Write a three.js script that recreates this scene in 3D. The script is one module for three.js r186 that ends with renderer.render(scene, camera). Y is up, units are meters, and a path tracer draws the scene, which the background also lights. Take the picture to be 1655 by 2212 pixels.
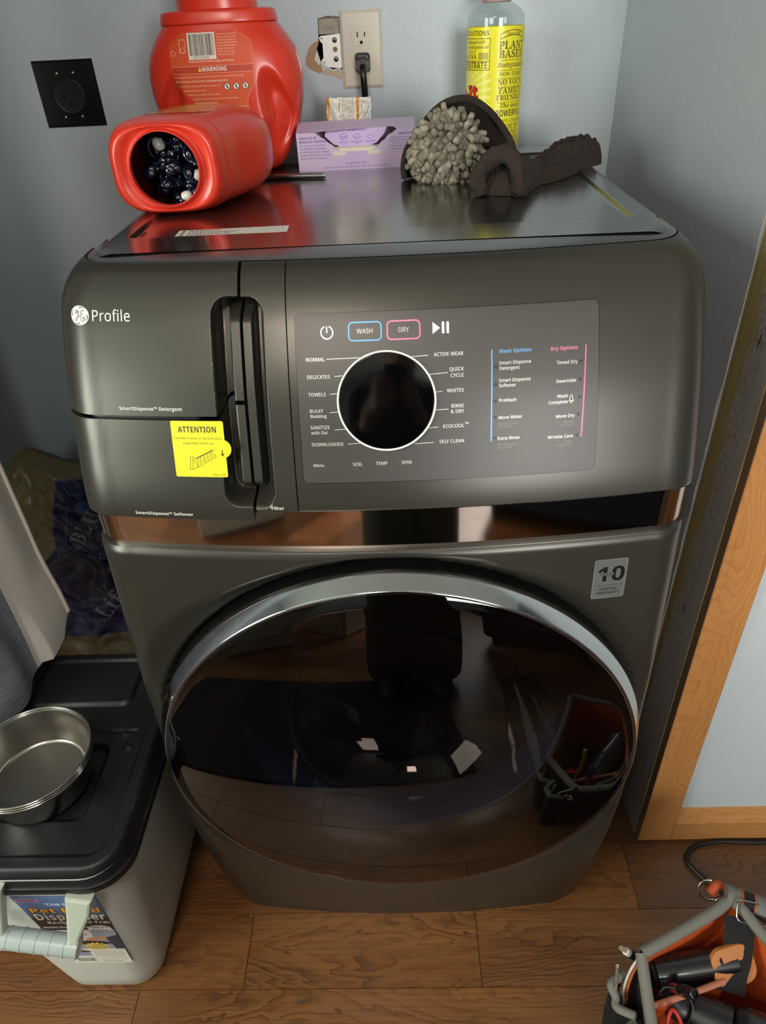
import * as THREE from 'three';
import { mergeGeometries, mergeVertices, toCreasedNormals } from 'three/addons/utils/BufferGeometryUtils.js';
import { RoundedBoxGeometry } from 'three/addons/geometries/RoundedBoxGeometry.js';
import { RectAreaLightUniformsLib } from 'three/addons/lights/RectAreaLightUniformsLib.js';
import { ImprovedNoise } from 'three/addons/math/ImprovedNoise.js';
import { MarchingCubes } from 'three/addons/objects/MarchingCubes.js';

// ---------------------------------------------------------------- camera, sky, lights, exposure
const scene = new THREE.Scene();
scene.background = new THREE.Color().setRGB(0.75, 0.88, 0.92);
const camera = new THREE.PerspectiveCamera(72.13, 1655 / 2212, 0.02, 30);
camera.position.set(0.0213, 1.3828, 0.639);
camera.rotation.set(-0.6143, 0.0387, -0.0526, 'YXZ');
scene.add(camera);
const renderer = new THREE.WebGLRenderer({ antialias: true });
renderer.toneMapping = THREE.LinearToneMapping;
renderer.toneMappingExposure = 1.0;
renderer.shadowMap.enabled = true;
RectAreaLightUniformsLib.init();
const ROOM = { x0: -2.0, x1: 2.3, z1: 3.3, top: 2.44, front: -0.158, back: -0.827 };
function windowLight(color, intensity, w, h, x, y, z, tx, ty, tz) {
  const l = new THREE.RectAreaLight(color, intensity, w, h);
  l.position.set(x, y, z); l.lookAt(tx, ty, tz); scene.add(l);
  return l;
}
// two windows of the room: one in its left wall, one behind the camera to the right
const WIN_LEFT = { z0: 0.8, z1: 2.0, y0: 0.95, y1: 2.15 };
const WIN_BACK = { x0: 0.5, x1: 1.7, y0: 0.95, y1: 2.15 };
windowLight(0xf1f9e9, 14, 1.16, 1.16, ROOM.x0 + 0.01, 1.55, 1.4, 0, 1.55, 1.4);
windowLight(0xfaf8f2, 20, 1.16, 1.16, 1.1, 1.55, ROOM.z1 - 0.01, 1.1, 1.55, 0);
// sun through the rear window onto the floor behind the camera
const sun = new THREE.DirectionalLight(0xffe9c8, 6); sun.target.position.set(-0.4, 0, 1.25); sun.position.set(4.35, 5.0, 6.25); sun.castShadow = true; scene.add(sun, sun.target);
sun.shadow.camera.left = -3; sun.shadow.camera.right = 3; sun.shadow.camera.top = 3; sun.shadow.camera.bottom = -3; sun.shadow.camera.far = 14; sun.shadow.mapSize.set(2048, 2048);

// ---------------------------------------------------------------- helpers
const V = (x, y, z) => new THREE.Vector3(x, y, z);
const noise = new ImprovedNoise();
function rng(seed) { let a = seed >>> 0; return () => { a = (a + 0x6D2B79F5) >>> 0; let t = Math.imul(a ^ (a >>> 15), 1 | a); t = (t + Math.imul(t ^ (t >>> 7), 61 | t)) ^ t; return ((t ^ (t >>> 14)) >>> 0) / 4294967296; }; }
const lerp = (a, b, t) => a + (b - a) * t;
const clamp = (x, a, b) => Math.max(a, Math.min(b, x));
const smooth = (a, b, x) => { const t = clamp((x - a) / (b - a), 0, 1); return t * t * (3 - 2 * t); };
const taken = {};
function numbered(name) {
  if (!(name in taken)) { taken[name] = 0; return name; }
  taken[name]++; return name + '_' + String(taken[name]).padStart(3, '0');
}
function shade(o) { o.traverse((c) => { if (c.isMesh) { c.castShadow = true; c.receiveShadow = true; } }); return o; }
function thing(name, label, category, pos = [0, 0, 0], group) {
  const o = new THREE.Group(); o.name = numbered(name); o.position.set(...pos);
  o.userData = { label, category }; if (group) o.userData.group = group;
  scene.add(o); return o;
}
function part(name, geo, mat, parent, label) {
  const m = new THREE.Mesh(geo, mat); m.name = numbered(name); m.castShadow = m.receiveShadow = true;
  if (label) m.userData.label = label;
  parent.add(m); return m;
}
function solo(name, geo, mat, label, category, group, pos) {
  const m = part(name, geo, mat, scene, label); m.userData.category = category; if (group) m.userData.group = group;
  if (pos) m.position.set(...pos); return m;
}
function struct(name, geo, mat, parent) {
  const m = geo ? new THREE.Mesh(geo, mat) : new THREE.Group(); m.name = numbered(name); m.castShadow = m.receiveShadow = true;
  m.userData.kind = 'structure'; (parent || scene).add(m); return m;
}
function std(color, roughness = 0.5, metalness = 0, extra = {}) { return new THREE.MeshStandardMaterial({ color, roughness, metalness, ...extra }); }
function phys(color, roughness = 0.5, metalness = 0, extra = {}) { return new THREE.MeshPhysicalMaterial({ color, roughness, metalness, ...extra }); }
function canvasTex(w, h, draw, repeat) {
  const c = document.createElement('canvas'); c.width = w; c.height = h;
  const g = c.getContext('2d'); draw(g, w, h);
  const t = new THREE.CanvasTexture(c); t.colorSpace = THREE.SRGBColorSpace; t.magFilter = THREE.LinearFilter;
  if (repeat) { t.wrapS = t.wrapT = THREE.RepeatWrapping; t.repeat.set(...repeat); }
  return t;
}
function dataTex(w, h, fn, srgb, repeat) {
  const d = new Uint8Array(w * h * 4);
  for (let j = 0; j < h; j++) for (let i = 0; i < w; i++) {
    const c = fn(i / w, j / h), k = 4 * (j * w + i);
    if (typeof c === 'number') d[k] = d[k + 1] = d[k + 2] = clamp(c, 0, 1) * 255; else { d[k] = clamp(c[0], 0, 1) * 255; d[k + 1] = clamp(c[1], 0, 1) * 255; d[k + 2] = clamp(c[2], 0, 1) * 255; }
    d[k + 3] = 255;
  }
  const t = new THREE.DataTexture(d, w, h); t.magFilter = THREE.LinearFilter; t.minFilter = THREE.LinearMipmapLinearFilter; t.generateMipmaps = true;
  t.wrapS = t.wrapT = THREE.RepeatWrapping; if (srgb) t.colorSpace = THREE.SRGBColorSpace; if (repeat) t.repeat.set(...repeat);
  t.needsUpdate = true; return t;
}
// noise that repeats over the unit square
const TAU = Math.PI * 2;
function tile(u, v, fu, fv, seed = 0) {
  const a = u * TAU, b = v * TAU, ru = fu / TAU, rv = fv / TAU;
  return noise.noise(Math.cos(a) * ru + seed, Math.sin(a) * ru + Math.cos(b) * rv * 0.73 + 7.1 * seed, Math.sin(b) * rv + Math.cos(b) * rv * 0.4);
}
function geom(pos, idx, uv) {
  const g = new THREE.BufferGeometry();
  g.setAttribute('position', new THREE.Float32BufferAttribute(pos, 3));
  if (uv) g.setAttribute('uv', new THREE.Float32BufferAttribute(uv, 2));
  g.setIndex(idx); g.computeVertexNormals(); return g;
}
// a grid surface: fn(i, j) -> [x, y, z, u, v]; rows j, columns i
function grid(ni, nj, fn, closedI = false) {
  const pos = [], uv = [], idx = [];
  for (let j = 0; j <= nj; j++) for (let i = 0; i <= ni; i++) { const p = fn(i / ni, j / nj, i, j); pos.push(p[0], p[1], p[2]); uv.push(p[3] ?? i / ni, p[4] ?? j / nj); }
  const w = ni + 1;
  for (let j = 0; j < nj; j++) for (let i = 0; i < ni; i++) { const a = j * w + i; idx.push(a, a + 1, a + w + 1, a, a + w + 1, a + w); }
  const g = geom(pos, idx, uv);
  if (closedI) { const n = g.attributes.normal; for (let j = 0; j <= nj; j++) { const a = j * w, b = a + ni, s = V(n.getX(a) + n.getX(b), n.getY(a) + n.getY(b), n.getZ(a) + n.getZ(b)).normalize(); n.setXYZ(a, s.x, s.y, s.z); n.setXYZ(b, s.x, s.y, s.z); } }
  return g;
}
// tube of varying radius through points
function tube(points, radius, seg = 24, sides = 10, caps = true) {
  const c = new THREE.CatmullRomCurve3(points.map((p) => V(...p)), false, 'centripetal');
  const fr = c.computeFrenetFrames(seg, false), gs = [];
  const r = typeof radius === 'function' ? radius : () => radius;
  const P = []; for (let j = 0; j <= seg; j++) P.push(c.getPointAt(j / seg));
  const g = grid(sides, seg, (u, v, i, j) => {
    const a = -u * TAU, rr = r(v, a), n = fr.normals[j], b = fr.binormals[j];
    return [P[j].x + rr * (Math.cos(a) * n.x + Math.sin(a) * b.x), P[j].y + rr * (Math.cos(a) * n.y + Math.sin(a) * b.y), P[j].z + rr * (Math.cos(a) * n.z + Math.sin(a) * b.z), u, v];
  }, true);
  gs.push(g);
  if (caps) for (const e of [0, seg]) {
    const t = fr.tangents[e], rr = r(e / seg, 0), s = e ? 1 : -1;
    const h = new THREE.SphereGeometry(rr, sides, 4, 0, TAU, 0, Math.PI / 2); h.scale(1, 0.5, 1);
    h.applyQuaternion(new THREE.Quaternion().setFromUnitVectors(V(0, 1, 0), t.clone().multiplyScalar(s))); h.translate(P[e].x, P[e].y, P[e].z); gs.push(h);
  }
  return merge(gs);
}
function merge(list) { return mergeGeometries(list.map((g) => { const k = g.index ? g.toNonIndexed() : g; for (const n of Object.keys(k.attributes)) if (!['position', 'normal', 'uv'].includes(n)) k.deleteAttribute(n); return k; })); }
function rbox(w, h, d, r, x = 0, y = 0, z = 0, seg = 2) { const g = new RoundedBoxGeometry(w, h, d, seg, Math.min(r, w / 2.01, h / 2.01, d / 2.01)); g.translate(x, y, z); return g; }
function cyl(r0, r1, h, n = 20, x = 0, y = 0, z = 0, axis = 'y') { const g = new THREE.CylinderGeometry(r1, r0, h, n); if (axis === 'z') g.rotateX(Math.PI / 2); if (axis === 'x') g.rotateZ(Math.PI / 2); g.translate(x, y, z); return g; }
function lathe(pts, n = 64) { return new THREE.LatheGeometry(pts.map((p) => new THREE.Vector2(p[0], p[1])), n); }
// uv in metres from position, by dominant normal
function metreUV(g, s = 1) {
  const k = g.index ? g.toNonIndexed() : g; k.computeVertexNormals();
  const p = k.attributes.position, n = k.attributes.normal, uv = new Float32Array(p.count * 2);
  for (let i = 0; i < p.count; i++) {
    const ax = Math.abs(n.getX(i)), ay = Math.abs(n.getY(i)), az = Math.abs(n.getZ(i));
    const [a, b] = ay > ax && ay > az ? [p.getX(i), p.getZ(i)] : ax > az ? [p.getZ(i), p.getY(i)] : [p.getX(i), p.getY(i)];
    uv[2 * i] = a * s; uv[2 * i + 1] = b * s;
  }
  k.setAttribute('uv', new THREE.BufferAttribute(uv, 2)); return k;
}
function extrude(pts, depth, bevel = 0, holes = []) {
  const s = pts.isShape ? pts : new THREE.Shape(pts.map((p) => new THREE.Vector2(p[0], p[1])));
  for (const h of holes) s.holes.push(new THREE.Path(h.map((p) => new THREE.Vector2(p[0], p[1]))));
  return new THREE.ExtrudeGeometry(s, { depth: depth - 2 * bevel, bevelEnabled: bevel > 0, bevelSize: bevel, bevelThickness: bevel, bevelSegments: 2, bevelOffset: -bevel, curveSegments: 20 }).translate(0, 0, bevel);
}
function rrect(w, h, r, x = 0, y = 0) {
  const s = new THREE.Shape(), a = x - w / 2, b = y - h / 2, c = x + w / 2, d = y + h / 2;
  s.moveTo(a + r, b); s.lineTo(c - r, b); s.absarc(c - r, b + r, r, -Math.PI / 2, 0); s.lineTo(c, d - r); s.absarc(c - r, d - r, r, 0, Math.PI / 2); s.lineTo(a + r, d); s.absarc(a + r, d - r, r, Math.PI / 2, Math.PI); s.lineTo(a, b + r); s.absarc(a + r, b + r, r, Math.PI, 1.5 * Math.PI);
  return s;
}

// ---------------------------------------------------------------- the setting
const wallBump = dataTex(512, 512, (u, v) => 0.5 + 0.28 * tile(u, v, 34, 34, 3) + 0.16 * tile(u, v, 80, 80, 5) + 0.1 * tile(u, v, 8, 8, 9));
const M = {};
M.wall = std(0xb3bdc6, 0.42, 0, { bumpMap: wallBump, bumpScale: 0.0006 });
M.ceiling = std(0xbdbdb8, 0.9);
M.dark = std(0x0a0908, 0.9);
M.wallWhite = std(0x959ca0, 0.6);
{
  // back wall with the torn hole beside the outlet
  const s = new THREE.Shape([[-1.15, 0], [0.47, 0], [0.47, ROOM.top], [-1.15, ROOM.top]].map((p) => new THREE.Vector2(...p)));
  const hole = [[-0.103, 1.3835], [-0.086, 1.3865], [-0.062, 1.384], [-0.045, 1.383], [-0.045, 1.302], [-0.06, 1.303], [-0.072, 1.311], [-0.083, 1.3085], [-0.094, 1.314], [-0.104, 1.322], [-0.109, 1.339], [-0.1045, 1.351], [-0.1035, 1.368]];
  s.holes.push(new THREE.Path(hole.map((p) => new THREE.Vector2(...p))));
  const g = new THREE.ExtrudeGeometry(s, { depth: 0.0127, bevelEnabled: false }); g.translate(0, 0, ROOM.back - 0.0127);
  const w = struct('wall_back', metreUV(g, 2.2), M.wall);
  part('wall_backing', new THREE.BoxGeometry(1.62, ROOM.top, 0.02).translate(-0.34, ROOM.top / 2, ROOM.back - 0.1), M.dark, w);
  // torn gypsum round the hole and the brown paper where the face tore off
  const gyp = std(0xb3a99b, 0.95, 0, { bumpMap: wallBump, bumpScale: 0.003 }), paper = std(0xa5876a, 0.95), fray = std(0xd6d0c6, 0.9);
  const tp = [[-0.103, 1.352], [-0.109, 1.351], [-0.117, 1.347], [-0.124, 1.339], [-0.129, 1.327], [-0.130, 1.318], [-0.125, 1.312], [-0.116, 1.3075], [-0.107, 1.304], [-0.101, 1.3065], [-0.1045, 1.322], [-0.109, 1.339]];
  part('torn_paper', extrude(tp, 0.0006).translate(0, 0, ROOM.back + 0.0001), paper, w);
  part('torn_paper', extrude([[-0.1085, 1.3385], [-0.114, 1.3245], [-0.106, 1.3155], [-0.1035, 1.322]], 0.0006).translate(0, 0, ROOM.back + 0.0008), fray, w, 'pale flap of torn wall paper');
  part('torn_paper', extrude([[-0.104, 1.305], [-0.092, 1.311], [-0.083, 1.306], [-0.072, 1.309], [-0.06, 1.301], [-0.062, 1.296], [-0.07, 1.292], [-0.08, 1.297], [-0.09, 1.301], [-0.097, 1.3]], 0.0006).translate(0, 0, ROOM.back + 0.0001), std(0xb9ab97, 0.95), w, 'ragged pale edge below the hole');
  const gp = grid(24, 10, (u, v) => { const x = lerp(-0.1025, -0.05, u), y = lerp(1.3605, 1.3855, v); return [x, y, ROOM.back - 0.006 + 0.004 * noise.noise(x * 160, y * 200, 1.3) + (v > 0.93 || u < 0.04 ? 0.005 : 0), x * 20, y * 20]; });
  part('gypsum_edge', gp, gyp, w, 'crumbling grey gypsum above the bracket');
}
{
  // right wall of the alcove, slightly out of square, painted up to the bare end
  const poly = [[0.42, ROOM.back - 0.02], [0.4628, -0.255], [0.6, -0.255], [0.6, ROOM.back - 0.02]];
  const g = extrude(poly.map(([x, z]) => [x, -z]), ROOM.top); g.rotateX(-Math.PI / 2);
  const paintR = std(0xa5abb2, 0.4, 0, { bumpMap: wallBump, bumpScale: 0.0006 });
  const w = struct('wall_right', metreUV(g, 2.2), paintR);
  // ragged paint lip along the bare strip
  const R = rng(5), lip = [];
  for (let k = 0; k <= 60; k++) { const y = 0.02 + k * 0.028; lip.push([0.4624 + 0.0012 * R(), y, -0.2555 + 0.004 * (R() - 0.5)]); }
  part('paint_edge', tube(lip, 0.0013, 120, 6), std(0xb7b2ae, 0.6), w, 'rough painted edge beside the bare strip');
  // bare end of the wall where a jamb was taken off
  const bare = canvasTex(256, 2048, (c, W, H) => {
    const r = rng(11);
    for (let y = 0; y < H; y += 2) for (let x = 0; x < W; x += 2) {
      const m = 1 - y / H, n = noise.noise(x / 60, y / 40, 2) + 0.5 * noise.noise(x / 17, y / 12, 4);
      const edge = 92 + 150 * smooth(0.38, 0.62, m) * 0.62 + 40 * n - 70 * (1 - smooth(0.1, 0.33, m));
      const olive = 1 - smooth(edge - 14, edge + 14, x), sp = 9 * noise.noise(x / 14, y / 5, 9) + 5 * (r() - 0.5);
      const mott = x > 60 && x < 190 ? 46 * Math.max(0, noise.noise(x / 22, y / 7, 7) + 0.5 * noise.noise(x / 9, y / 3, 3)) : 0;
      const o = [152, 136, 90], q = [158, 150, 147];
      c.fillStyle = `rgb(${[0, 1, 2].map((k) => Math.round(lerp(q[k], o[k], olive) + sp - mott * (1 - olive))).join(',')})`; c.fillRect(x, y, 2, 2);
    }
    c.strokeStyle = '#c8b46e'; c.lineWidth = 2;
    for (const [x0, top, len] of [[92, 880, 420], [70, 1000, 260], [40, 760, 640], [28, 900, 300]]) { c.beginPath(); let x = x0; c.moveTo(x, top); for (let y = top; y < top + len; y += 9) { x += (r() - 0.5) * (x0 > 60 ? 9 : 2.5); c.lineTo(x, y); } c.stroke(); }
    c.strokeStyle = 'rgba(60,50,30,.5)'; for (const x of [14, 22, 33]) { c.beginPath(); c.moveTo(x, 0); for (let y = 0; y < H; y += 40) c.lineTo(x + 3 * noise.noise(x, y / 90, 1), y); c.stroke(); }
    for (const [x, y] of [[140, 1560], [150, 1180]]) { c.fillStyle = '#2a2522'; c.beginPath(); c.ellipse(x, y, 4, 10, 0.4, 0, 7); c.fill(); }
  });
  const b = new THREE.BoxGeometry(0.07, ROOM.top, 0.097); b.translate(0.035, 0, 0);
  const st = struct('trim_1', b, std(0xffffff, 0.75, 0, { map: bare }));
  st.position.set(0.466, ROOM.top / 2, -0.2065); st.rotation.y = 0.02; st.userData.label = 'bare olive and grey wall end beside the casing';
  // front wall to the right of the alcove
  struct('wall_front', metreUV(new THREE.BoxGeometry(1.77, ROOM.top, 0.11).translate(1.415, ROOM.top / 2, ROOM.front - 0.055), 2.2), std(0xc3ccd2, 0.45, 0, { bumpMap: wallBump, bumpScale: 0.0004 }));
  // wall above the alcove opening and its left return
  struct('wall_header', metreUV(new THREE.BoxGeometry(1.65, ROOM.top - 2.08, 0.11).translate(-0.33, (ROOM.top + 2.08) / 2, ROOM.front - 0.055), 2.2), M.wall);
  struct('wall_alcove_left', metreUV(new THREE.BoxGeometry(0.12, ROOM.top, 0.7).translate(-1.21, ROOM.top / 2, -0.507), 2.2), M.wall);
  struct('wall_front_left', metreUV(new THREE.BoxGeometry(0.88, ROOM.top, 0.11).translate(-1.59, ROOM.top / 2, ROOM.front - 0.055), 2.2), M.wall);
  // room shell with two window openings
  const left = new THREE.Shape([[ROOM.front - 0.11, 0], [ROOM.z1, 0], [ROOM.z1, ROOM.top], [ROOM.front - 0.11, ROOM.top]].map((p) => new THREE.Vector2(...p)));
  left.holes.push(new THREE.Path([[WIN_LEFT.z0, WIN_LEFT.y0], [WIN_LEFT.z1, WIN_LEFT.y0], [WIN_LEFT.z1, WIN_LEFT.y1], [WIN_LEFT.z0, WIN_LEFT.y1]].map((p) => new THREE.Vector2(...p))));
  const lg = new THREE.ExtrudeGeometry(left, { depth: 0.12, bevelEnabled: false }); lg.rotateY(-Math.PI / 2); lg.translate(ROOM.x0, 0, 0);
  struct('wall_left', metreUV(lg, 2.2), M.wallWhite);
  const bk = new THREE.Shape([[ROOM.x0, 0], [ROOM.x1, 0], [ROOM.x1, ROOM.top], [ROOM.x0, ROOM.top]].map((p) => new THREE.Vector2(...p)));
  bk.holes.push(new THREE.Path([[WIN_BACK.x0, WIN_BACK.y0], [WIN_BACK.x1, WIN_BACK.y0], [WIN_BACK.x1, WIN_BACK.y1], [WIN_BACK.x0, WIN_BACK.y1]].map((p) => new THREE.Vector2(...p))));
  struct('wall_rear', metreUV(new THREE.ExtrudeGeometry(bk, { depth: 0.12, bevelEnabled: false }).translate(0, 0, ROOM.z1), 2.2), M.wallWhite);
  struct('wall_far_right', metreUV(new THREE.BoxGeometry(0.12, ROOM.top, 3.7).translate(ROOM.x1 + 0.06, ROOM.top / 2, 1.5), 2.2), std(0x3c424c, 0.7));
  struct('ceiling', new THREE.BoxGeometry(4.6, 0.1, 4.4).translate(0.15, ROOM.top + 0.05, 1.25), M.ceiling);
}
{
  // windows: frame, sash bars and panes
  const paint = std(0xe6e6e0, 0.4);
  const pane = phys(0xffffff, 0.02, 0, { transmission: 1, thickness: 0, ior: 1.5 });
  const make = (n, w, h, pos, ry) => {
    const gr = struct('window_' + n, null); gr.position.set(...pos); gr.rotation.y = ry;
    for (const s of [-1, 1]) { part('window_frame', rbox(0.05, h + 0.1, 0.06, 0.004, s * (w / 2 + 0.01), 0, 0), paint, gr); part('window_frame', rbox(w + 0.06, 0.05, 0.06, 0.004, 0, s * (h / 2 + 0.01), 0), paint, gr); }
    part('sash_bar', rbox(0.035, h, 0.03, 0.004, 0, 0, -0.01), paint, gr); part('sash_bar', rbox(w, 0.035, 0.03, 0.004, 0, 0, -0.01), paint, gr);
    for (const a of [-1, 1]) for (const b of [-1, 1]) part('pane', new THREE.BoxGeometry(w / 2 - 0.02, h / 2 - 0.02, 0.003).translate(a * w / 4, b * h / 4, -0.02), pane, gr);
  };
  make(1, 1.2, 1.2, [ROOM.x0 - 0.03, 1.55, 1.4], Math.PI / 2);
  make(2, 1.2, 1.2, [1.1, 1.55, ROOM.z1 + 0.03], Math.PI);
}
// ---- wood
function woodTex(seed, a, b, dark, W = 1024, H = 256) {
  return dataTex(W, H, (u, v) => {
    const warp = 0.26 * tile(u, v, 4, 1.3, seed) + 0.06 * tile(u, v, 13, 4, seed + 2);
    const r = Math.abs((v - 0.45 + warp) * (1.2 + 0.8 * Math.sin(u * TAU + seed))) + 0.1 * Math.cos(u * TAU * 2 + seed * 3);
    const f = r * 8 + 0.9 * tile(u, v, 22, 9, seed + 4) + 0.35 * tile(u, v, 60, 22, seed + 5), ring = Math.pow(f - Math.floor(f), 3), amp = clamp(0.5 + 1.2 * tile(u, v, 6, 3, seed + 9), 0.1, 1);
    const pore = Math.max(0, tile(u, v, 22, 190, seed + 6)), fine = tile(u, v, 9, 70, seed + 7), blot = clamp(0.5 + 0.9 * tile(u, v, 4, 2, seed + 8) + 0.3 * tile(u, v, 12, 8, seed + 3), 0, 1);
    const k = clamp(0.1 + 0.75 * ring * amp + 0.7 * pore * (0.5 + 0.5 * ring) + 0.28 * fine, 0, 1);
    const c = [0, 1, 2].map((i) => lerp(lerp(a[i], b[i], blot), dark[i], k) / 255);
    return c;
  }, true);
}
const WD = [[[136, 90, 50], [112, 71, 38], [70, 42, 23]], [[124, 80, 44], [100, 63, 35], [62, 38, 21]], [[114, 75, 45], [94, 61, 37], [60, 38, 24]], [[142, 95, 52], [118, 76, 40], [74, 45, 23]]];
const plankMats = WD.map((w, i) => { const t = woodTex(3.7 * i + 1.3, ...w); return std(0xffffff, 0.34, 0, { map: t, bumpMap: t, bumpScale: 0.0006 }); });
{
  const floor = struct('floor', new THREE.BoxGeometry(4.5, 0.05, 4.3).translate(0.15, -0.0335, 1.25), std(0x1a120b, 0.9));
  const R = rng(77), PW = 0.1275;
  const plank = (x0, x1, z0, z1, m) => {
    const a = 0.0007, h = 0.0012, ou = R() * 3, flip = R() < 0.5 ? -1 : 1;
    const P = [[x0 + 0.0003, -h, z0 + 0.0003], [x1 - 0.0003, -h, z0 + 0.0003], [x1 - 0.0003, -h, z1 - 0.0003], [x0 + 0.0003, -h, z1 - 0.0003], [x0 + a, 0, z0 + a], [x1 - a, 0, z0 + a], [x1 - a, 0, z1 - a], [x0 + a, 0, z1 - a], [x0 + 0.0003, -0.009, z0 + 0.0003], [x1 - 0.0003, -0.009, z0 + 0.0003], [x1 - 0.0003, -0.009, z1 - 0.0003], [x0 + 0.0003, -0.009, z1 - 0.0003]];
    const pos = [], uv = [], q = (i, j, k, l) => { for (const n of [i, j, k, i, k, l]) { pos.push(...P[n]); uv.push(flip * (P[n][0] + ou) / 1.1, (P[n][2] - z0) / PW); } };
    q(7, 6, 5, 4); q(4, 5, 1, 0); q(6, 7, 3, 2); q(5, 6, 2, 1); q(7, 4, 0, 3); q(0, 1, 9, 8); q(2, 3, 11, 10); q(1, 2, 10, 9); q(3, 0, 8, 11);
    const g = new THREE.BufferGeometry(); g.setAttribute('position', new THREE.Float32BufferAttribute(pos, 3)); g.setAttribute('uv', new THREE.Float32BufferAttribute(uv, 2)); g.computeVertexNormals();
    part('plank', g, plankMats[m], floor);
  };
  const rows = [];
  for (let k = -7; k < 27; k++) rows.push([-0.01 + k * PW, k]);
  for (const [z, k] of rows) {
    const known = { 0: [-0.288, 0.13], 1: [-0.471, 0.62], '-1': [-0.62, 0.437] }[k];
    const x0 = k < 0 && z + PW < ROOM.front - 0.15 ? -1.15 : ROOM.x0, x1 = k < 0 && z + PW < ROOM.front - 0.15 ? 0.45 : ROOM.x1;
    let cuts = [x0];
    if (known) { let x = known[0]; const before = []; while (x - 1.1 > x0) { x -= 0.7 + R() * 0.5; before.unshift(x); } cuts.push(...before, ...known); x = known[known.length - 1]; while (x + 0.8 < x1) { x += 0.6 + R() * 0.5; cuts.push(Math.min(x, x1)); } } else { let x = x0 + 0.3 + R() * 0.7; while (x < x1 - 0.2) { cuts.push(x); x += 0.7 + R() * 0.6; } }
    if (cuts[cuts.length - 1] < x1) cuts.push(x1);
    for (let i = 0; i + 1 < cuts.length; i++) if (cuts[i + 1] - cuts[i] > 0.02) plank(cuts[i], cuts[i + 1], z, z + PW, k === 0 && i === cuts.indexOf(0.13) - 1 ? 3 : Math.floor(R() * 4));
  }
}
{
  // oak casing and baseboard to the right of the opening
  const oak = (() => { const t = dataTex(256, 1024, (u, v) => {
    const w = 0.9 * tile(u, v, 2, 6, 21) + 0.25 * tile(u, v, 5, 22, 22), f = (u * 2.2 + w) * 5, ring = Math.pow(f - Math.floor(f), 3), pore = Math.max(0, tile(u, v, 90, 16, 23));
    const k = clamp(0.32 * ring + 0.4 * pore, 0, 1); return [lerp(192, 146, k) / 255, lerp(134, 92, k) / 255, lerp(78, 46, k) / 255]; }, true); return std(0xffffff, 0.42, 0, { map: t }); })();
  const casing = rbox(0.065, 2.1, 0.019, 0.003); { const p = casing.attributes.position, uv = casing.attributes.uv; for (let i = 0; i < p.count; i++) uv.setXY(i, p.getX(i) / 0.16 + p.getZ(i) / 0.16, p.getY(i) / 0.9); }
  const c = struct('trim_2', casing, oak); c.position.set(0.5015, 1.055, -0.1485); c.userData.label = 'orange oak door casing with curly grain';
  part('casing_edge', new THREE.BoxGeometry(0.0006, 2.1, 0.0185).translate(-0.0327, 0, 0), std(0x7b6249, 0.8), c, 'brown raw edge of the casing');
  part('filler_bead', tube([...Array(36)].map((_, k) => [-0.0325 + 0.0006 * Math.sin(k * 2.1), -1.04 + k * 0.06, -0.0098]), (v) => 0.0013 * (0.55 + 0.45 * Math.sin(v * 23) * Math.sin(v * 7)), 140, 6), std(0xcdb06a, 0.5), c, 'yellowish bead of old varnish');
  const prof = [[0, 0], [0.017, 0], [0.017, 0.056], [0.014, 0.062], [0.004, 0.083], [0, 0.085]];
  const bb = extrude(prof, 1.75); bb.rotateY(Math.PI / 2); // x -> -z, z -> x
  { const p = bb.attributes.position, uv = bb.attributes.uv; for (let i = 0; i < p.count; i++) { const z = p.getZ(i); p.setZ(i, -z); uv.setXY(i, p.getY(i) / 0.16, p.getX(i) / 0.9); } const ix = bb.index; const arr = bb.attributes.position.array; for (let i = 0; i < arr.length; i += 9) for (let k = 0; k < 3; k++) { const t = arr[i + 3 + k]; arr[i + 3 + k] = arr[i + 6 + k]; arr[i + 6 + k] = t; } const ua = bb.attributes.uv.array; for (let i = 0; i < ua.length; i += 6) for (let k = 0; k < 2; k++) { const t = ua[i + 2 + k]; ua[i + 2 + k] = ua[i + 4 + k]; ua[i + 4 + k] = t; } bb.computeVertexNormals(); }
  const b = struct('baseboard_right', bb, oak); b.position.set(0.5345, 0.004, ROOM.front);
}

// ---------------------------------------------------------------- the washer dryer
const BODY = '#403d37';
M.body = phys(BODY, 0.34, 0.5, { clearcoat: 0.35, clearcoatRoughness: 0.3 });
M.bodyTop = phys('#2f2e2b', 0.24, 0.5, { clearcoat: 1, clearcoatRoughness: 0.17 });
M.black = std(0x0b0b0b, 0.35);
M.chrome = std(0xd8d8d6, 0.07, 1);
M.mirror = std(0xcfc4bd, 0.045, 1);
const W = 0.355, BOW = 0.2253;
const KY = [-0.02, 0, 0.25, 0.5, 0.75, 0.8785, 0.9376, 1.0, 1.06, 1.12, 1.148, 1.164, 1.172, 1.1765, 1.1795, 1.1805], KZ = [-0.012, -0.007, 0.0254, 0.0325, 0.0165, 0.006, 0.004, -0.0145, -0.037, -0.068, -0.0865, -0.1005, -0.111, -0.124, -0.15, -0.165];
function prof(y) {
  let k = 0; while (k < KY.length - 2 && y > KY[k + 1]) k++;
  const d = (i) => (i <= 0 || i >= KY.length - 1) ? 0 : (KZ[i + 1] - KZ[i - 1]) / (KY[i + 1] - KY[i - 1]);
  const h = KY[k + 1] - KY[k], t = clamp((y - KY[k]) / h, 0, 1), t2 = t * t, t3 = t2 * t;
  return (2 * t3 - 3 * t2 + 1) * KZ[k] + (t3 - 2 * t2 + t) * h * d(k) + (-2 * t3 + 3 * t2) * KZ[k + 1] + (t3 - t2) * h * d(k + 1);
}
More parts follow.
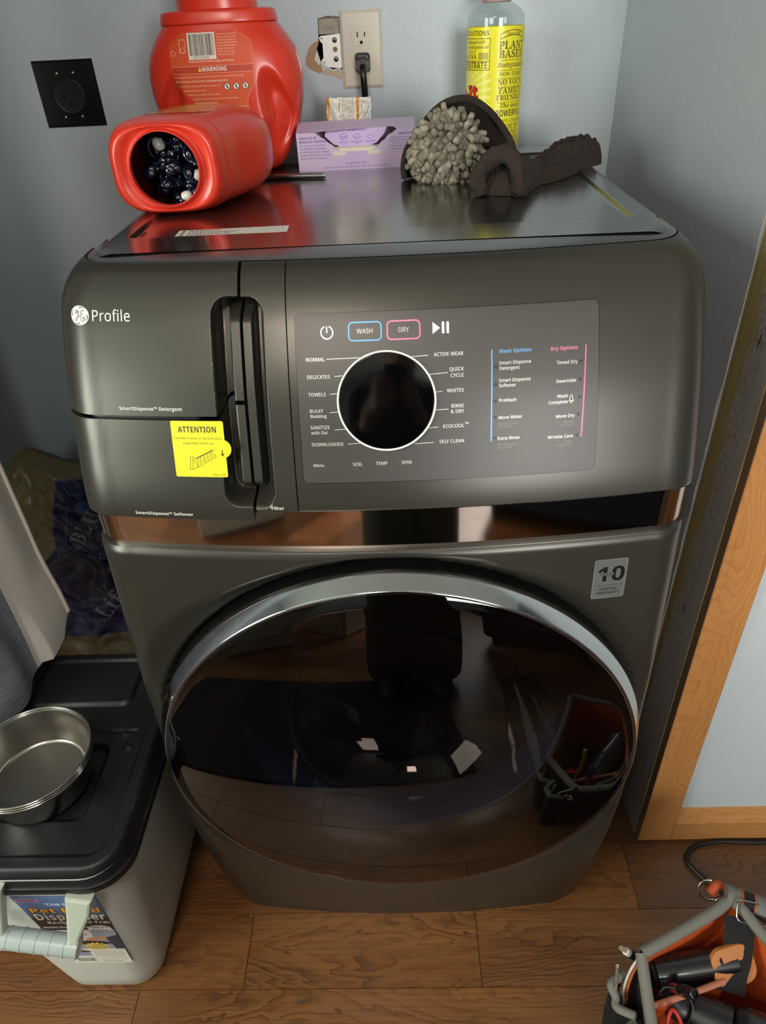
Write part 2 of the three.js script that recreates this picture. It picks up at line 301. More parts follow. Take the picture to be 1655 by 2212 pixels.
const halfW = (y) => { const d = clamp(y - 1.13, 0, 0.052), r = 0.056; return W - (r - Math.sqrt(r * r - d * d)) - 0.012 * Math.pow(clamp((0.1 - y) / 0.1, 0, 1), 2); };
const cornR = (y) => lerp(0.085, 0.045, smooth(0.0, 0.4, y));
const qEnd = (y) => { const R = cornR(y), w = halfW(y) - R; return w + R * Math.PI / 2 + Math.max(0.006, prof(y) - BOW * w * w - R + 0.205); };
function front(q, y) {
  const R = cornR(y), w = halfW(y) - R, a = Math.abs(q), s = Math.sign(q);
  if (a <= w) return V(q, y, prof(y) - BOW * q * q);
  const z0 = prof(y) - BOW * w * w, th = Math.min((a - w) / R, Math.PI / 2), rest = Math.max(0, a - w - R * Math.PI / 2);
  return V(s * (w + R * Math.sin(th)), y, z0 - R * (1 - Math.cos(th)) - rest);
}
function frontN(q, y) {
  const e = 0.0008, a = front(q + e, y).sub(front(q - e, y)), b = front(q, y + e).sub(front(q, y - e));
  return a.cross(b).normalize();
}
const range = (a, b, n) => [...Array(n + 1)].map((_, i) => a + (b - a) * i / n);
// a panel of the curved front: q0..q1 across (numbers or functions of y), y0..y1 up (numbers or functions of q)
function patch(o) {
  const f = (v) => (typeof v === 'function' ? v : () => v), q0 = f(o.q0), q1 = f(o.q1), y0 = f(o.y0), y1 = f(o.y1), off = o.off || 0;
  const ss = o.ss || range(0, 1, 40), ts = o.ts || range(0, 1, 24), ya = (y0(0) + y0(-0.3)) / 2, yb = (y1(0) + y1(-0.3)) / 2;
  const pos = [], uv = [], idx = [], nn = [], w = ss.length, keep = [];
  for (const t of ts) for (const s of ss) {
    const yr = lerp(o.yref0 ?? ya, o.yref1 ?? yb, t), q = lerp(q0(yr), q1(yr), s), y = lerp(y0(q), y1(q), t), n = frontN(q, y), p = front(q, y).addScaledVector(n, off);
    if (o.depth) p.z -= o.depth(q, y);
    pos.push(p.x, p.y, p.z); nn.push(n);
    const b = o.box; uv.push(b ? (q - b[0]) / (b[1] - b[0]) : s, b ? (y - b[2]) / (b[3] - b[2]) : t); keep.push(!o.mask || o.mask(q, y));
  }
  for (let j = 0; j + 1 < ts.length; j++) for (let i = 0; i + 1 < w; i++) { const a = j * w + i; if (keep[a] || keep[a + 1] || keep[a + w] || keep[a + w + 1]) idx.push(a, a + 1, a + w + 1, a, a + w + 1, a + w); }
  const g = geom(pos, idx, uv), sk = o.skirt ?? 0.007;
  if (!sk) return g;
  const loop = []; for (let i = 0; i < w; i++) loop.push(i); for (let j = 1; j < ts.length; j++) loop.push(j * w + w - 1); for (let i = w - 2; i >= 0; i--) loop.push((ts.length - 1) * w + i); for (let j = ts.length - 2; j >= 0; j--) loop.push(j * w);
  const sp = [], su = [], si = [], bev = o.bev ?? 0;
  loop.forEach((k, m) => { const n = nn[k]; for (const d of [0, sk]) { sp.push(pos[3 * k] - n.x * d, pos[3 * k + 1] - n.y * d, pos[3 * k + 2] - n.z * d); su.push(uv[2 * k], uv[2 * k + 1]); } if (m) { const a = 2 * (m - 1); si.push(a, a + 1, a + 3, a, a + 3, a + 2); } });
  return merge([g, geom(sp, si, su)]);
}
// dense lines near the ends of 0..1
const edged = (n) => [0, 0.004, 0.012, 0.03, ...range(0.05, 0.95, n), 0.97, 0.988, 0.996, 1];
const machine = thing('washer_dryer', 'large dark graphite front-loading washer dryer with round glass door', 'washer dryer');
part('cabinet', rbox(0.704, 1.165, 0.578, 0.012, 0, 0.5835, -0.477), M.body, machine);
{
  // dark inner wall seen in the gaps
  part('inner_frame', patch({ q0: (y) => -qEnd(y) + 0.03, q1: (y) => qEnd(y) - 0.03, y0: 0.87, y1: 1.168, off: -0.011, depth: (q, y) => q > -0.185 && q < -0.11 && y > 0.935 && y < 1.155 ? 0.035 : 0, ss: range(0, 1, 90), ts: range(0, 1, 50), skirt: 0 }), M.black, machine);
  // lower front with the bevel round the door
  const DC = [0, 0.521];
  const dep = (q, y) => { const r = Math.hypot(q - DC[0], y - DC[1]), sn = (y - DC[1]) / Math.max(r, 1e-4), ro = 0.3535 + 0.03 * (1 - smooth(0.6, 1, sn)); return 0.013 * (1 - smooth(0.3385, ro, r)) + 0.012 * (1 - smooth(0.334, 0.3385, r)); };
  const lip = (y) => 0.004 * smooth(0.872, 0.8785, y);
  part('front_panel', patch({ q0: (y) => -qEnd(y), q1: (y) => qEnd(y), y0: 0.0, y1: 0.8785, ss: range(0, 1, 150), ts: [...range(0, 0.97, 170), 0.98, 0.988, 0.994, 0.998, 1], depth: (q, y) => dep(q, y) + lip(y), mask: (q, y) => Math.hypot(q, y - 0.521) > 0.315, skirt: 0.012 }), M.body, machine);
  part('mirror_band', patch({ q0: (y) => -qEnd(y), q1: (y) => qEnd(y), y0: 0.874, y1: 0.9405, depth: (q, y) => prof(y) - (-0.0035 - (y - 0.8785) * 0.028), ss: range(0, 1, 120), ts: range(0, 1, 6), skirt: 0 }), M.mirror, machine, 'mirror-bright dark band below the control panel');
  part('band_trim', patch({ q0: (y) => -0.098, q1: (y) => qEnd(y), y0: 0.9368, y1: 0.9378, off: 0.0006, ss: range(0, 1, 100), ts: [0, 1], skirt: 0.004 }), M.chrome, machine, 'thin bright line under the panel');
  // handle recess shared by the two drawers and the filter cover
  const box = (x, a, b, e) => smooth(a, a + e, x) * (1 - smooth(b - e, b, x));
  const rr = (q, y, a, b, c, d, r) => { const dx = Math.abs(q - (a + b) / 2) - (b - a) / 2 + r, dy = Math.abs(y - (c + d) / 2) - (d - c) / 2 + r; return Math.hypot(Math.max(dx, 0), Math.max(dy, 0)) + Math.min(Math.max(dx, dy), 0) - r; };
  const rec = (q, y) => {
    const tilt = 0.012 * (y - 1.045), qq = q + tilt * 0;
    const d = -rr(qq, y, -0.1765, -0.1215, 0.9435, 1.148, 0.016); // positive inside
    if (d <= 0) return 0;
    const deep = 0.030 * smooth(0, 0.006, d) + 0.0015;
    const bar = box(qq, -0.1615, -0.1315, 0.004) * smooth(0.947, 0.968, y) * (1 - smooth(1.124, 1.142, y));
    return lerp(deep, Math.min(deep, 0.008), bar);
  };
  const jog = (y, up) => (q) => y + up * smooth(-0.178, -0.165, q);
  const qd = range(-0.182, -0.1465, 44), qs = (a, b, extra) => { const A = range(a, extra[0], 40).slice(0, -1); return [...A, ...extra].map((q) => (q - a) / (b - a)); };
  const qL = -0.41;
  const dl = (y) => Math.max(-qEnd(y), -0.6);
  const drawerSS = (() => { const a = -0.36, b = -0.1465, A = range(a, -0.183, 44).slice(0, -1); return [...A, ...qd].map((q) => (q - a) / (b - a)); })();
  part('detergent_drawer', patch({ q0: dl, q1: -0.1475, y0: jog(1.0388, 0.0125), y1: 1.1755, yref0: 1.0388, yref1: 1.1755, ss: drawerSS, ts: edged(110), depth: rec, off: 0.0015 }), M.body, machine, 'upper left dispenser drawer');
  part('softener_drawer', patch({ q0: dl, q1: -0.1475, y0: 0.9268, y1: jog(1.0345, 0.0125), yref0: 0.9268, yref1: 1.0345, ss: drawerSS, ts: edged(110), depth: rec, off: 0.0015 }), M.body, machine, 'lower left dispenser drawer');
  const fa = -0.1445, fb = -0.0975;
  part('filter_cover', patch({ q0: fa, q1: fb, y0: 0.9372, y1: 1.1755, ss: [...range(fa, -0.118, 34), ...range(-0.115, fb, 10)].map((q) => (q - fa) / (fb - fa)), ts: edged(170), depth: rec }), M.body, machine, 'narrow filter cover beside the handle');
  part('control_fascia', patch({ q0: -0.0963, q1: (y) => qEnd(y), y0: 0.9378, y1: 1.1755, ss: edged(80), ts: edged(60) }), M.body, machine);
  part('top_trim', patch({ q0: (y) => -qEnd(y), q1: (y) => qEnd(y), y0: 1.1762, y1: 1.1801, off: -0.0005, ss: range(0, 1, 110), ts: range(0, 1, 12), skirt: 0.004 }), M.bodyTop, machine);
  // top cover with its shallow recess
  const xs = [...range(-0.352, -0.318, 12), ...range(-0.316, -0.304, 2), ...range(-0.303, -0.294, 8), ...range(-0.29, 0.29, 30), ...range(0.294, 0.303, 8), ...range(0.304, 0.316, 2), ...range(0.318, 0.352, 12)];
  const zs = [...range(-0.766, -0.76, 3), ...range(-0.75, -0.715, 4), ...range(-0.71, -0.7, 6), ...range(-0.69, -0.24, 24), ...range(-0.232, -0.222, 8), ...range(-0.215, -0.159, 8)];
  const topY = (x, z) => {
    const d = Math.max(0, Math.abs(x) - 0.313), r = 0.056, e = Math.min(d, 0.0405);
    let y = 1.18 - (d > 0 ? (r - Math.sqrt(Math.max(0, r * r - Math.pow(e * 1.32, 2)))) : 0);
    const q = rr(x, z, -0.299, 0.299, -0.706, -0.226, 0.01); y -= 0.0045 * smooth(0, 0.006, -q); const cd = Math.abs(x) - 0.318 + Math.max(0, z + 0.185); if (z > -0.185 && cd > 0) y -= 0.03 * Math.pow(cd / 0.06, 2); return y;
  };
  const ni = xs.length - 1, nj = zs.length - 1;
  const tc = grid(ni, nj, (u, v, i, j) => { const z = zs[nj - j], x = xs[i]; return [x, topY(x, z), z, x * 2, z * 2]; });
  part('top_cover', tc, M.bodyTop, machine);
  const slot = rbox(0.005, 0.0008, 0.018, 0.0003, -0.291, 1.1757, -0.262); part('top_slot', slot, M.black, machine);

  // display panel with its printing
  const DX = [-0.0879, 0.2285], DY = [0.9695, 1.1325];
  const S = 2048 / (DX[1] - DX[0]), hh = Math.round((DY[1] - DY[0]) * S * 1.09);
  const panelTex = canvasTex(2048, hh, (g, w, h) => {
    const X = (x) => (x - DX[0]) * S, Y = (y) => (DY[1] - y) / (DY[1] - DY[0]) * h;
    g.fillStyle = '#4b4847'; g.fillRect(0, 0, w, h);
    g.fillStyle = '#e9e6e2'; g.strokeStyle = '#e9e6e2'; g.textBaseline = 'middle';
    const tx = (s, x, y, px, align = 'left', col = '#e9e6e2', wt = '') => { g.fillStyle = col; g.font = `${wt} ${px}px sans-serif`; g.textAlign = align; g.fillText(s, X(x), Y(y)); };
    const ln = (x0, y0, x1, y1, lw = 3, col = '#e9e6e2') => { g.strokeStyle = col; g.lineWidth = lw; g.beginPath(); g.moveTo(X(x0), Y(y0)); g.lineTo(X(x1), Y(y1)); g.stroke(); };
    const F = 33;
    const L = [['NORMAL', -0.0783, 1.0917, -0.0562, -0.0215], ['DELICATES', -0.0778, 1.0757, -0.0485, -0.0405], ['TOWELS', -0.0772, 1.0592, -0.0545, -0.0455], ['BULKY', -0.077, 1.0434, -0.0555, -0.046], ['SANITIZE', -0.077, 1.027, -0.051, -0.038], ['DOWNLOADED', -0.077, 1.0097, -0.038, -0.022]];
    for (const [s, x, y, a, b] of L) { tx(s, x, y, F); const yl = s === 'BULKY' ? 1.0415 : s === 'SANITIZE' ? 1.0243 : y; ln(a, yl, b, yl + 0.0006, 4); }
    tx('Bedding', -0.0766, 1.0383, 31); tx('with Oxi', -0.0765, 1.0217, 31);
    const Rr = [['ACTIVE WEAR', 1.0924, 0.05, 0.032], ['WHITES', 1.0587, 0.064, 0.0555], ['ECOCOOL', 1.0241, 0.059, 0.0485], ['SELF CLEAN', 1.0087, 0.054, 0.033]];
    for (const [s, y, a, b] of Rr) { tx(s, 0.0866, y, F, 'right'); ln(a, y - 0.0004, b, y - 0.001, 4); }
    tx('TM', 0.0872, 1.0262, 20);
    tx('QUICK', 0.0868, 1.0783, F, 'right'); tx('CYCLE', 0.0868, 1.0727, F, 'right'); ln(0.07, 1.0755, 0.05, 1.0745, 4);
    tx('RINSE', 0.0866, 1.0438, F, 'right'); tx('& DRY', 0.0864, 1.0384, F, 'right'); ln(0.07, 1.041, 0.056, 1.0405, 4);
    tx('Menu', -0.0766, 0.988, 30); tx('SOIL', -0.0285, 0.9885, F, 'center'); tx('TEMP', -0.0024, 0.9888, F, 'center'); tx('SPIN', 0.0245, 0.9889, F, 'center');
    // keys
    g.lineWidth = 9; g.lineCap = 'round'; g.strokeStyle = '#d8dade'; g.beginPath(); g.arc(X(-0.0546), Y(1.1156), 40, -Math.PI * 0.36, Math.PI * 1.36); g.stroke(); g.beginPath(); g.moveTo(X(-0.0546), Y(1.1205)); g.lineTo(X(-0.0546), Y(1.1157)); g.stroke(); g.lineCap = 'butt';
    const key = (x0, x1, col) => { g.strokeStyle = col; g.lineWidth = 9; g.beginPath(); g.roundRect(X(x0), Y(1.1238), X(x1) - X(x0), Y(1.1076) - Y(1.1238), 28); g.stroke(); };
    key(-0.0318, 0.002, '#62a7ee'); key(0.0083, 0.0421, '#f27aa2');
    tx('WASH', -0.0149, 1.1158, 41, 'center', '#c9c8c8'); tx('DRY', 0.0252, 1.1158, 41, 'center', '#c9c8c8');
    g.fillStyle = '#d9dee4'; g.beginPath(); g.moveTo(X(0.0552), Y(1.1215)); g.lineTo(X(0.0632), Y(1.116)); g.lineTo(X(0.0552), Y(1.1107)); g.closePath(); g.fill(); g.beginPath(); g.roundRect(X(0.0648), Y(1.1215), 18, Y(1.1107) - Y(1.1215), 8); g.roundRect(X(0.0696), Y(1.1215), 18, Y(1.1107) - Y(1.1215), 8); g.fill();
    // options
    ln(0.1163, 1.0942, 0.1152, 1.0062, 9, '#6aa6e2'); ln(0.2151, 1.093, 0.2122, 1.0048, 9, '#e26a92');
    tx('Wash Options', 0.1238, 1.0922, 33, 'left', '#6aa6e2', 'bold'); tx('Dry Options', 0.2068, 1.0914, 33, 'right', '#ec7aa0', 'bold');
    const O = 31;
    tx('Smart Dispense', 0.1238, 1.0816, O); tx('Detergent', 0.1238, 1.0766, O); tx('Smart Dispense', 0.1232, 1.0655, O); tx('Softener', 0.1232, 1.0607, O); tx('PreWash', 0.1232, 1.0464, O); tx('More Water', 0.1228, 1.0297, O); tx('Extra Rinse', 0.1219, 1.0088, O);
    tx('Timed Dry', 0.2062, 1.0783, O, 'right'); tx('Dewrinkle', 0.2051, 1.0611, O, 'right'); tx('Wash', 0.1966, 1.0468, O, 'right'); tx('Complete', 0.1966, 1.0411, O, 'right'); tx('More Dry', 0.2042, 1.027, O, 'right'); tx('Wrinkle Care', 0.2033, 1.0063, O, 'right');
    const sm = '#77736f'; tx('REMOTE START', 0.1226, 1.0235, 20, 'left', sm); tx('HOLD 3 SEC', 0.1226, 1.0204, 20, 'left', sm); tx('CONTROL LOCK', 0.1219, 1.0025, 20, 'left', sm); tx('HOLD 3 SEC', 0.1219, 0.9994, 20, 'left', sm); tx('VOLUME', 0.2038, 1.021, 20, 'right', sm); tx('HOLD 3 SEC', 0.2038, 1.0178, 20, 'right', sm); tx('LIGHT', 0.203, 1.0006, 20, 'right', sm); tx('HOLD 3 SEC', 0.203, 0.9974, 20, 'right', sm);
    g.strokeStyle = '#e0d8b8'; g.lineWidth = 4; g.beginPath(); g.moveTo(X(0.1978), Y(1.0415)); g.bezierCurveTo(X(0.1995), Y(1.0425), X(0.1985), Y(1.0472), X(0.2003), Y(1.0472)); g.bezierCurveTo(X(0.2021), Y(1.0472), X(0.201), Y(1.0425), X(0.2028), Y(1.0415)); g.closePath(); g.stroke(); g.beginPath(); g.arc(X(0.2003), Y(1.0405), 6, 0, 7); g.stroke();
    g.fillStyle = '#26221f'; for (const y of [1.0783, 1.062, 1.0461, 1.0304, 1.0098]) { g.beginPath(); g.arc(X(0.1202 - (1.0783 - y) * 0.02), Y(y), 11, 0, 7); g.fill(); } for (const y of [1.0787, 1.0618, 1.0447, 1.028, 1.0068]) { g.beginPath(); g.arc(X(0.2098 - (1.0787 - y) * 0.03), Y(y), 11, 0, 7); g.fill(); }
  });
  const corner = (r) => (y) => { const d = Math.max(0, Math.max(DY[0] + r - y, y - DY[1] + r)); return r - Math.sqrt(Math.max(0, r * r - d * d)); };
  const cr = corner(0.006), ts = [0, 0.004, 0.009, 0.016, 0.025, 0.037, ...range(0.06, 0.94, 30), 0.963, 0.975, 0.984, 0.991, 0.996, 1];
  const rim = patch({ q0: (y) => DX[0] - 0.0008 + cr(y), q1: (y) => DX[1] + 0.0008 - cr(y), y0: DY[0] - 0.0008, y1: DY[1] + 0.0008, off: 0.0004, ss: range(0, 1, 40), ts, skirt: 0 });
  part('panel_gap', rim, M.black, machine);
  const dp = part('display_panel', patch({ q0: (y) => DX[0] + cr(y), q1: (y) => DX[1] - cr(y), y0: DY[0], y1: DY[1], off: 0.0009, box: [DX[0], DX[1], DY[0], DY[1]], ss: range(0, 1, 40), ts, skirt: 0.0008 }), phys(0xffffff, 0.42, 0.3, { map: panelTex, clearcoat: 0.15, clearcoatRoughness: 0.35 }), machine, 'printed control panel with wash and dry keys');
  // round dial screen
  const c = front(0.0053, 1.0512), n = frontN(0.0053, 1.0512), dial = new THREE.Group(); dial.name = 'dial_screen'; dial.position.copy(c).addScaledVector(n, 0.0025); dial.quaternion.setFromUnitVectors(V(0, 0, 1), n); machine.add(dial);
  part('screen_glass', lathe([[0, 0.0012], [0.03, 0.0012], [0.0495, 0.0009], [0.0505, 0], [0.0505, -0.004]], 96).rotateX(Math.PI / 2), phys(0x050506, 0.06, 0, { clearcoat: 0 }), dial, 'black round screen');
  part('dial_ring', lathe([[0.0502, -0.004], [0.0502, 0.0009], [0.0508, 0.0013], [0.052, 0.0013], [0.0524, 0.0008], [0.0524, -0.004]], 96).rotateX(Math.PI / 2), std(0xf1efe9, 0.4), dial, 'thin white ring');

  // printing and stickers on the drawers
  const decal = (name, x0, x1, y0, y1, w, draw, label, off = 0.0019, extra = {}) => {
    const h = Math.round(w * (y1 - y0) * 1.1 / (x1 - x0));
    return part(name, patch({ q0: x0, q1: x1, y0, y1, off, ss: range(0, 1, 12), ts: range(0, 1, 8), skirt: 0, box: [x0, x1, y0, y1] }), std(0xffffff, 0.45, 0, { map: canvasTex(w, h, draw), transparent: true, ...extra }), machine, label);
  };
  const word = (s, wt = '', col = '#ebe8e3', f = 0.62) => (g, w, h) => { g.clearRect(0, 0, w, h); g.fillStyle = col; let px = h * f; g.font = `${wt} ${px}px sans-serif`; const k = Math.min(1, (w * 0.98) / g.measureText(s).width); g.font = `${wt} ${px * k}px sans-serif`; g.textBaseline = 'middle'; g.textAlign = 'center'; g.fillText(s, w / 2, h / 2); };
  decal('printed_word', -0.3095, -0.264, 1.1225, 1.1425, 512, word('Profile', '', '#f1efea', 0.86), 'white printed word Profile');
  decal('printed_word', -0.2865, -0.214, 1.0425, 1.0495, 768, word('SmartDispense\u2122 Detergent', 'bold', '#e4e1dc', 0.82), 'white printed drawer name');
  decal('printed_word', -0.286, -0.2165, 0.9297, 0.9363, 768, word('SmartDispense\u2122 Softener', 'bold', '#e4e1dc', 0.82), 'white printed drawer name');
  decal('printed_word', -0.1275, -0.1125, 0.9382, 0.9444, 256, word('Filter', 'bold', '#e4e1dc', 0.85), 'white printed word Filter', 0.0006);
  decal('round_emblem', -0.3335, -0.311, 1.1235, 1.1415, 384, (g, w, h) => {
    g.clearRect(0, 0, w, h); g.translate(w / 2, h / 2); g.scale(w / 200, h / 200);
    g.fillStyle = '#efede7'; g.beginPath(); g.arc(0, 0, 97, 0, 7); g.fill(); g.strokeStyle = '#4a4844'; g.lineWidth = 4; g.beginPath(); g.arc(0, 0, 86, 0, 7); g.stroke(); g.fillStyle = '#efede7'; g.lineCap = 'round';
    for (let k = 0; k < 4; k++) { g.save(); g.rotate(k * Math.PI / 2 + 0.1); g.lineWidth = 9; g.strokeStyle = '#efede7'; g.beginPath(); g.arc(0, 0, 86, 0.55, 1.25); g.stroke(); g.lineWidth = 7; g.strokeStyle = '#4a4844'; g.beginPath(); g.moveTo(80, 34); g.bezierCurveTo(86, 10, 80, -8, 68, -6); g.stroke(); g.restore(); }
    g.lineWidth = 6.5; g.strokeStyle = '#4a4844';
    g.beginPath(); g.moveTo(-40, -18); g.bezierCurveTo(-58, -44, -26, -62, -16, -38); g.bezierCurveTo(-10, -18, -42, -6, -30, -36); g.bezierCurveTo(-22, -58, -4, -46, -10, -18); g.bezierCurveTo(-16, 20, -22, 52, -38, 54); g.bezierCurveTo(-54, 50, -38, 18, 4, 0); g.stroke();
    g.beginPath(); g.moveTo(44, -40); g.bezierCurveTo(40, -60, 16, -54, 18, -30); g.bezierCurveTo(20, -8, 34, -14, 30, -20); g.bezierCurveTo(8, -8, 2, 30, 18, 48); g.bezierCurveTo(36, 64, 62, 46, 56, 24); g.bezierCurveTo(50, 8, 28, 16, 34, 30); g.bezierCurveTo(38, 38, 46, 34, 44, 28); g.stroke();
  }, 'round white monogram emblem');
  const yellow = decal('attention_sticker', -0.2297, -0.1712, 0.9762, 1.0345, 768, (g, w, h) => {
    g.fillStyle = '#f3e41a'; g.beginPath(); g.roundRect(0, 0, w, h, 26); g.fill(); g.fillStyle = '#16150c'; g.textAlign = 'center'; g.font = 'bold 118px sans-serif'; g.save(); g.scale(0.86, 1); g.fillText('ATTENTION', w / 2 / 0.86, 168); g.restore();
    g.font = '46px sans-serif'; g.fillText('Find filter in drum or top foam pack.', w / 2, 270, w * 0.92); g.fillText('Install filter before use', w / 2, 346, w * 0.6);
    g.font = '34px sans-serif'; g.textAlign = 'right'; g.fillText('0020512028', w - 34, h - 22);
    g.strokeStyle = '#2a280f'; g.lineWidth = 5; const P = [[330, 560], [650, 400], [664, 510], [345, 690]]; g.beginPath(); P.forEach((p, i) => (i ? g.lineTo(...p) : g.moveTo(...p))); g.closePath(); g.stroke(); g.lineWidth = 14; g.beginPath(); g.moveTo(326, 560); g.lineTo(652, 396); g.stroke(); g.lineWidth = 4;
    for (let k = 1; k < 6; k++) { g.beginPath(); g.moveTo(lerp(330, 650, k / 6), lerp(560, 400, k / 6)); g.lineTo(lerp(345, 664, k / 6), lerp(690, 510, k / 6)); g.stroke(); } for (let k = 1; k < 4; k++) { g.beginPath(); g.moveTo(lerp(330, 345, k / 4), lerp(560, 690, k / 4)); g.lineTo(lerp(650, 664, k / 4), lerp(400, 510, k / 4)); g.stroke(); }
    g.lineWidth = 6; g.beginPath(); g.moveTo(240, 530); g.lineTo(280, 540); g.lineTo(262, 690); g.lineTo(270, 730); g.lineTo(222, 726); g.lineTo(240, 560); g.closePath(); g.stroke(); g.beginPath(); g.moveTo(280, 560); g.lineTo(340, 690); g.moveTo(290, 548); g.lineTo(330, 560); g.moveTo(270, 720); g.lineTo(345, 690); g.stroke();
  }, 'yellow square attention sticker with a filter drawing', 0.0022);
  const tabC = front(-0.1745, 1.0062), tn = frontN(-0.1745, 1.0062);
  const tab = part('sticker_tab', new THREE.CylinderGeometry(0.0102, 0.0102, 0.0004, 40).rotateX(Math.PI / 2), std(0xffffff, 0.45, 0, { map: canvasTex(128, 128, (g) => { g.fillStyle = '#f3e41a'; g.fillRect(0, 0, 128, 128); g.strokeStyle = '#15140a'; g.lineWidth = 6; g.beginPath(); g.moveTo(70, 64); g.lineTo(110, 64); g.moveTo(98, 54); g.lineTo(110, 64); g.lineTo(98, 74); g.stroke(); }) }), yellow, 'round yellow pull tab');
  tab.position.copy(tabC).addScaledVector(tn, 0.003); tab.quaternion.setFromUnitVectors(V(0, 0, 1), tn);
  decal('warranty_sticker', 0.2425, 0.2835, 0.7925, 0.8495, 384, (g, w, h) => {
    g.fillStyle = '#6d6f6e'; g.beginPath(); g.roundRect(0, 0, w, h, 30); g.fill(); g.strokeStyle = '#8b8d8c'; g.lineWidth = 6; g.beginPath(); g.roundRect(10, 10, w - 20, h - 20, 24); g.stroke();
    g.fillStyle = '#161716'; g.textAlign = 'center'; g.font = 'bold 300px sans-serif'; g.fillText('10', w / 2 + 10, h * 0.56); g.fillStyle = '#6d6f6e'; g.fillRect(40, h * 0.345, w * 0.5, h * 0.075); g.fillStyle = '#20211f'; g.font = 'bold 40px sans-serif'; g.fillText('Y E A R', w * 0.36, h * 0.41); g.fillRect(26, h * 0.665, w - 52, 5); g.font = 'bold 50px sans-serif'; g.fillText('LIMITED', w / 2, h * 0.79); g.fillText('WARRANTY', w / 2, h * 0.89);
  }, 'grey ten year warranty sticker', 0.0006, { metalness: 0.4, roughness: 0.4 });
  // warning strip on the top
  const ws = part('warning_strip', new THREE.BoxGeometry(0.136, 0.0003, 0.03), std(0xffffff, 0.5, 0, { map: canvasTex(1024, 226, (g, w, h) => {
    g.fillStyle = '#e6e3dc'; g.fillRect(0, 0, w, h); g.fillStyle = '#1d1b18'; const rows = [['WARNING:', 'Do not remove this label.'], ['AVERTISSEMENT:', 'Ne pas enlever cette'], ['ADVERTENCIA:', 'No quite esta etiqueta.']];
    rows.forEach(([a, b], k) => { const y = 62 + k * 68; g.beginPath(); g.moveTo(24, y); g.lineTo(52, y - 46); g.lineTo(80, y); g.fill(); g.font = 'bold 60px sans-serif'; g.fillText(a, 96, y); const x = 110 + g.measureText(a).width; g.font = '30px sans-serif'; g.fillText(b + ' ' + b, x, y, w - x - 16); });
  }) }), machine, 'white warning strip in three languages');
  ws.position.set(-0.179, 1.1759, -0.2575); ws.rotation.y = 0.03;

  // door
  const door = new THREE.Group(); door.name = 'door'; door.position.set(0.002, 0.521, 0); machine.add(door);
  const toZ = (g) => g.rotateX(Math.PI / 2);
  part('chrome_ring', toZ(lathe([[0.3355, 0.008], [0.336, 0.0145], [0.335, 0.0172], [0.3265, 0.0362], [0.325, 0.038], [0.3225, 0.0384], [0.321, 0.037]], 160)), std(0xc4c5c4, 0.09, 1), door, 'polished chrome ring');
  part('door_rim', toZ(lathe([[0.30, -0.045], [0.328, -0.04], [0.334, -0.02], [0.3355, 0.008]], 120)), M.black, door);
  const dome = []; for (let k = 0; k <= 40; k++) { const r = 0.3225 * (1 - k / 40); dome.push([r, 0.0375 + 0.002 * smooth(0.3225, 0.314, r) + 0.03 * Math.pow(1 - Math.pow(r / 0.3225, 2), 0.9)]); }
  part('door_glass', toZ(lathe(dome, 160)), phys(0xa59c9a, 0.012, 0, { transmission: 1, thickness: 0, ior: 1.55 }), door, 'dark smoked glass');
  part('door_liner', toZ(lathe([[0.3195, 0.035], [0.300, 0.03], [0.262, 0.026], [0.236, 0.012], [0.225, -0.01]], 120)), std(0x17130f, 0.35), door);
  part('glass_bowl', toZ(lathe([[0.224, -0.012], [0.214, -0.05], [0.19, -0.10], [0.145, -0.135], [0.08, -0.15], [0.0001, -0.153]], 96)), phys(0xb9bcc4, 0.03, 0, { transmission: 1, thickness: 0, ior: 1.6 }), door, 'clear glass bowl');
  part('gasket', toZ(lathe([[0.27, -0.055], [0.262, -0.02], [0.248, -0.012], [0.236, -0.022], [0.232, -0.05], [0.24, -0.085], [0.262, -0.1]], 96)), std(0x6080b8, 0.4), machine, 'blue grey rubber gasket').position.set(0.002, 0.525, 0);
  const drum = part('drum', toZ(lathe([[0.262, -0.09], [0.268, -0.15], [0.268, -0.5], [0.25, -0.53], [0.0001, -0.535]], 80)), std(0x55524e, 0.35, 0.8), machine, 'steel drum'); drum.position.set(0.002, 0.525, 0);
  for (let k = 0; k < 3; k++) { const b = part('baffle', rbox(0.05, 0.06, 0.3, 0.02, 0, 0.235, -0.32), std(0x44464a, 0.4), drum); b.rotation.z = k * TAU / 3 + 0.3; }
}

// ---------------------------------------------------------------- things on the wall
// flat plate with sloping edges: w x h at the wall, b the width of the slope
function bevelPlate(w, h, t, b) {
  const L = [[0, 0], [0, t * 0.25], [b * 0.75, t * 0.86], [b, t * 0.97], [b * 1.4, t]], pos = [], idx = [], c = [[-1, -1], [1, -1], [1, 1], [-1, 1]];
  for (const [i, z] of L) for (const [x, y] of c) pos.push(x * (w / 2 - i), y * (h / 2 - i), z);
  for (let k = 0; k + 1 < L.length; k++) for (let e = 0; e < 4; e++) { const a = 4 * k + e, d = 4 * k + (e + 1) % 4; idx.push(a, d, d + 4, a, d + 4, a + 4); }
  const n = 4 * (L.length - 1); idx.push(n, n + 1, n + 2, n, n + 2, n + 3);
  const g = geom(pos, idx, pos.map(() => 0).slice(0, pos.length / 3 * 2)); return toCreasedNormals(g, 0.35);
}
const TOP = 1.18, BACK = ROOM.back;
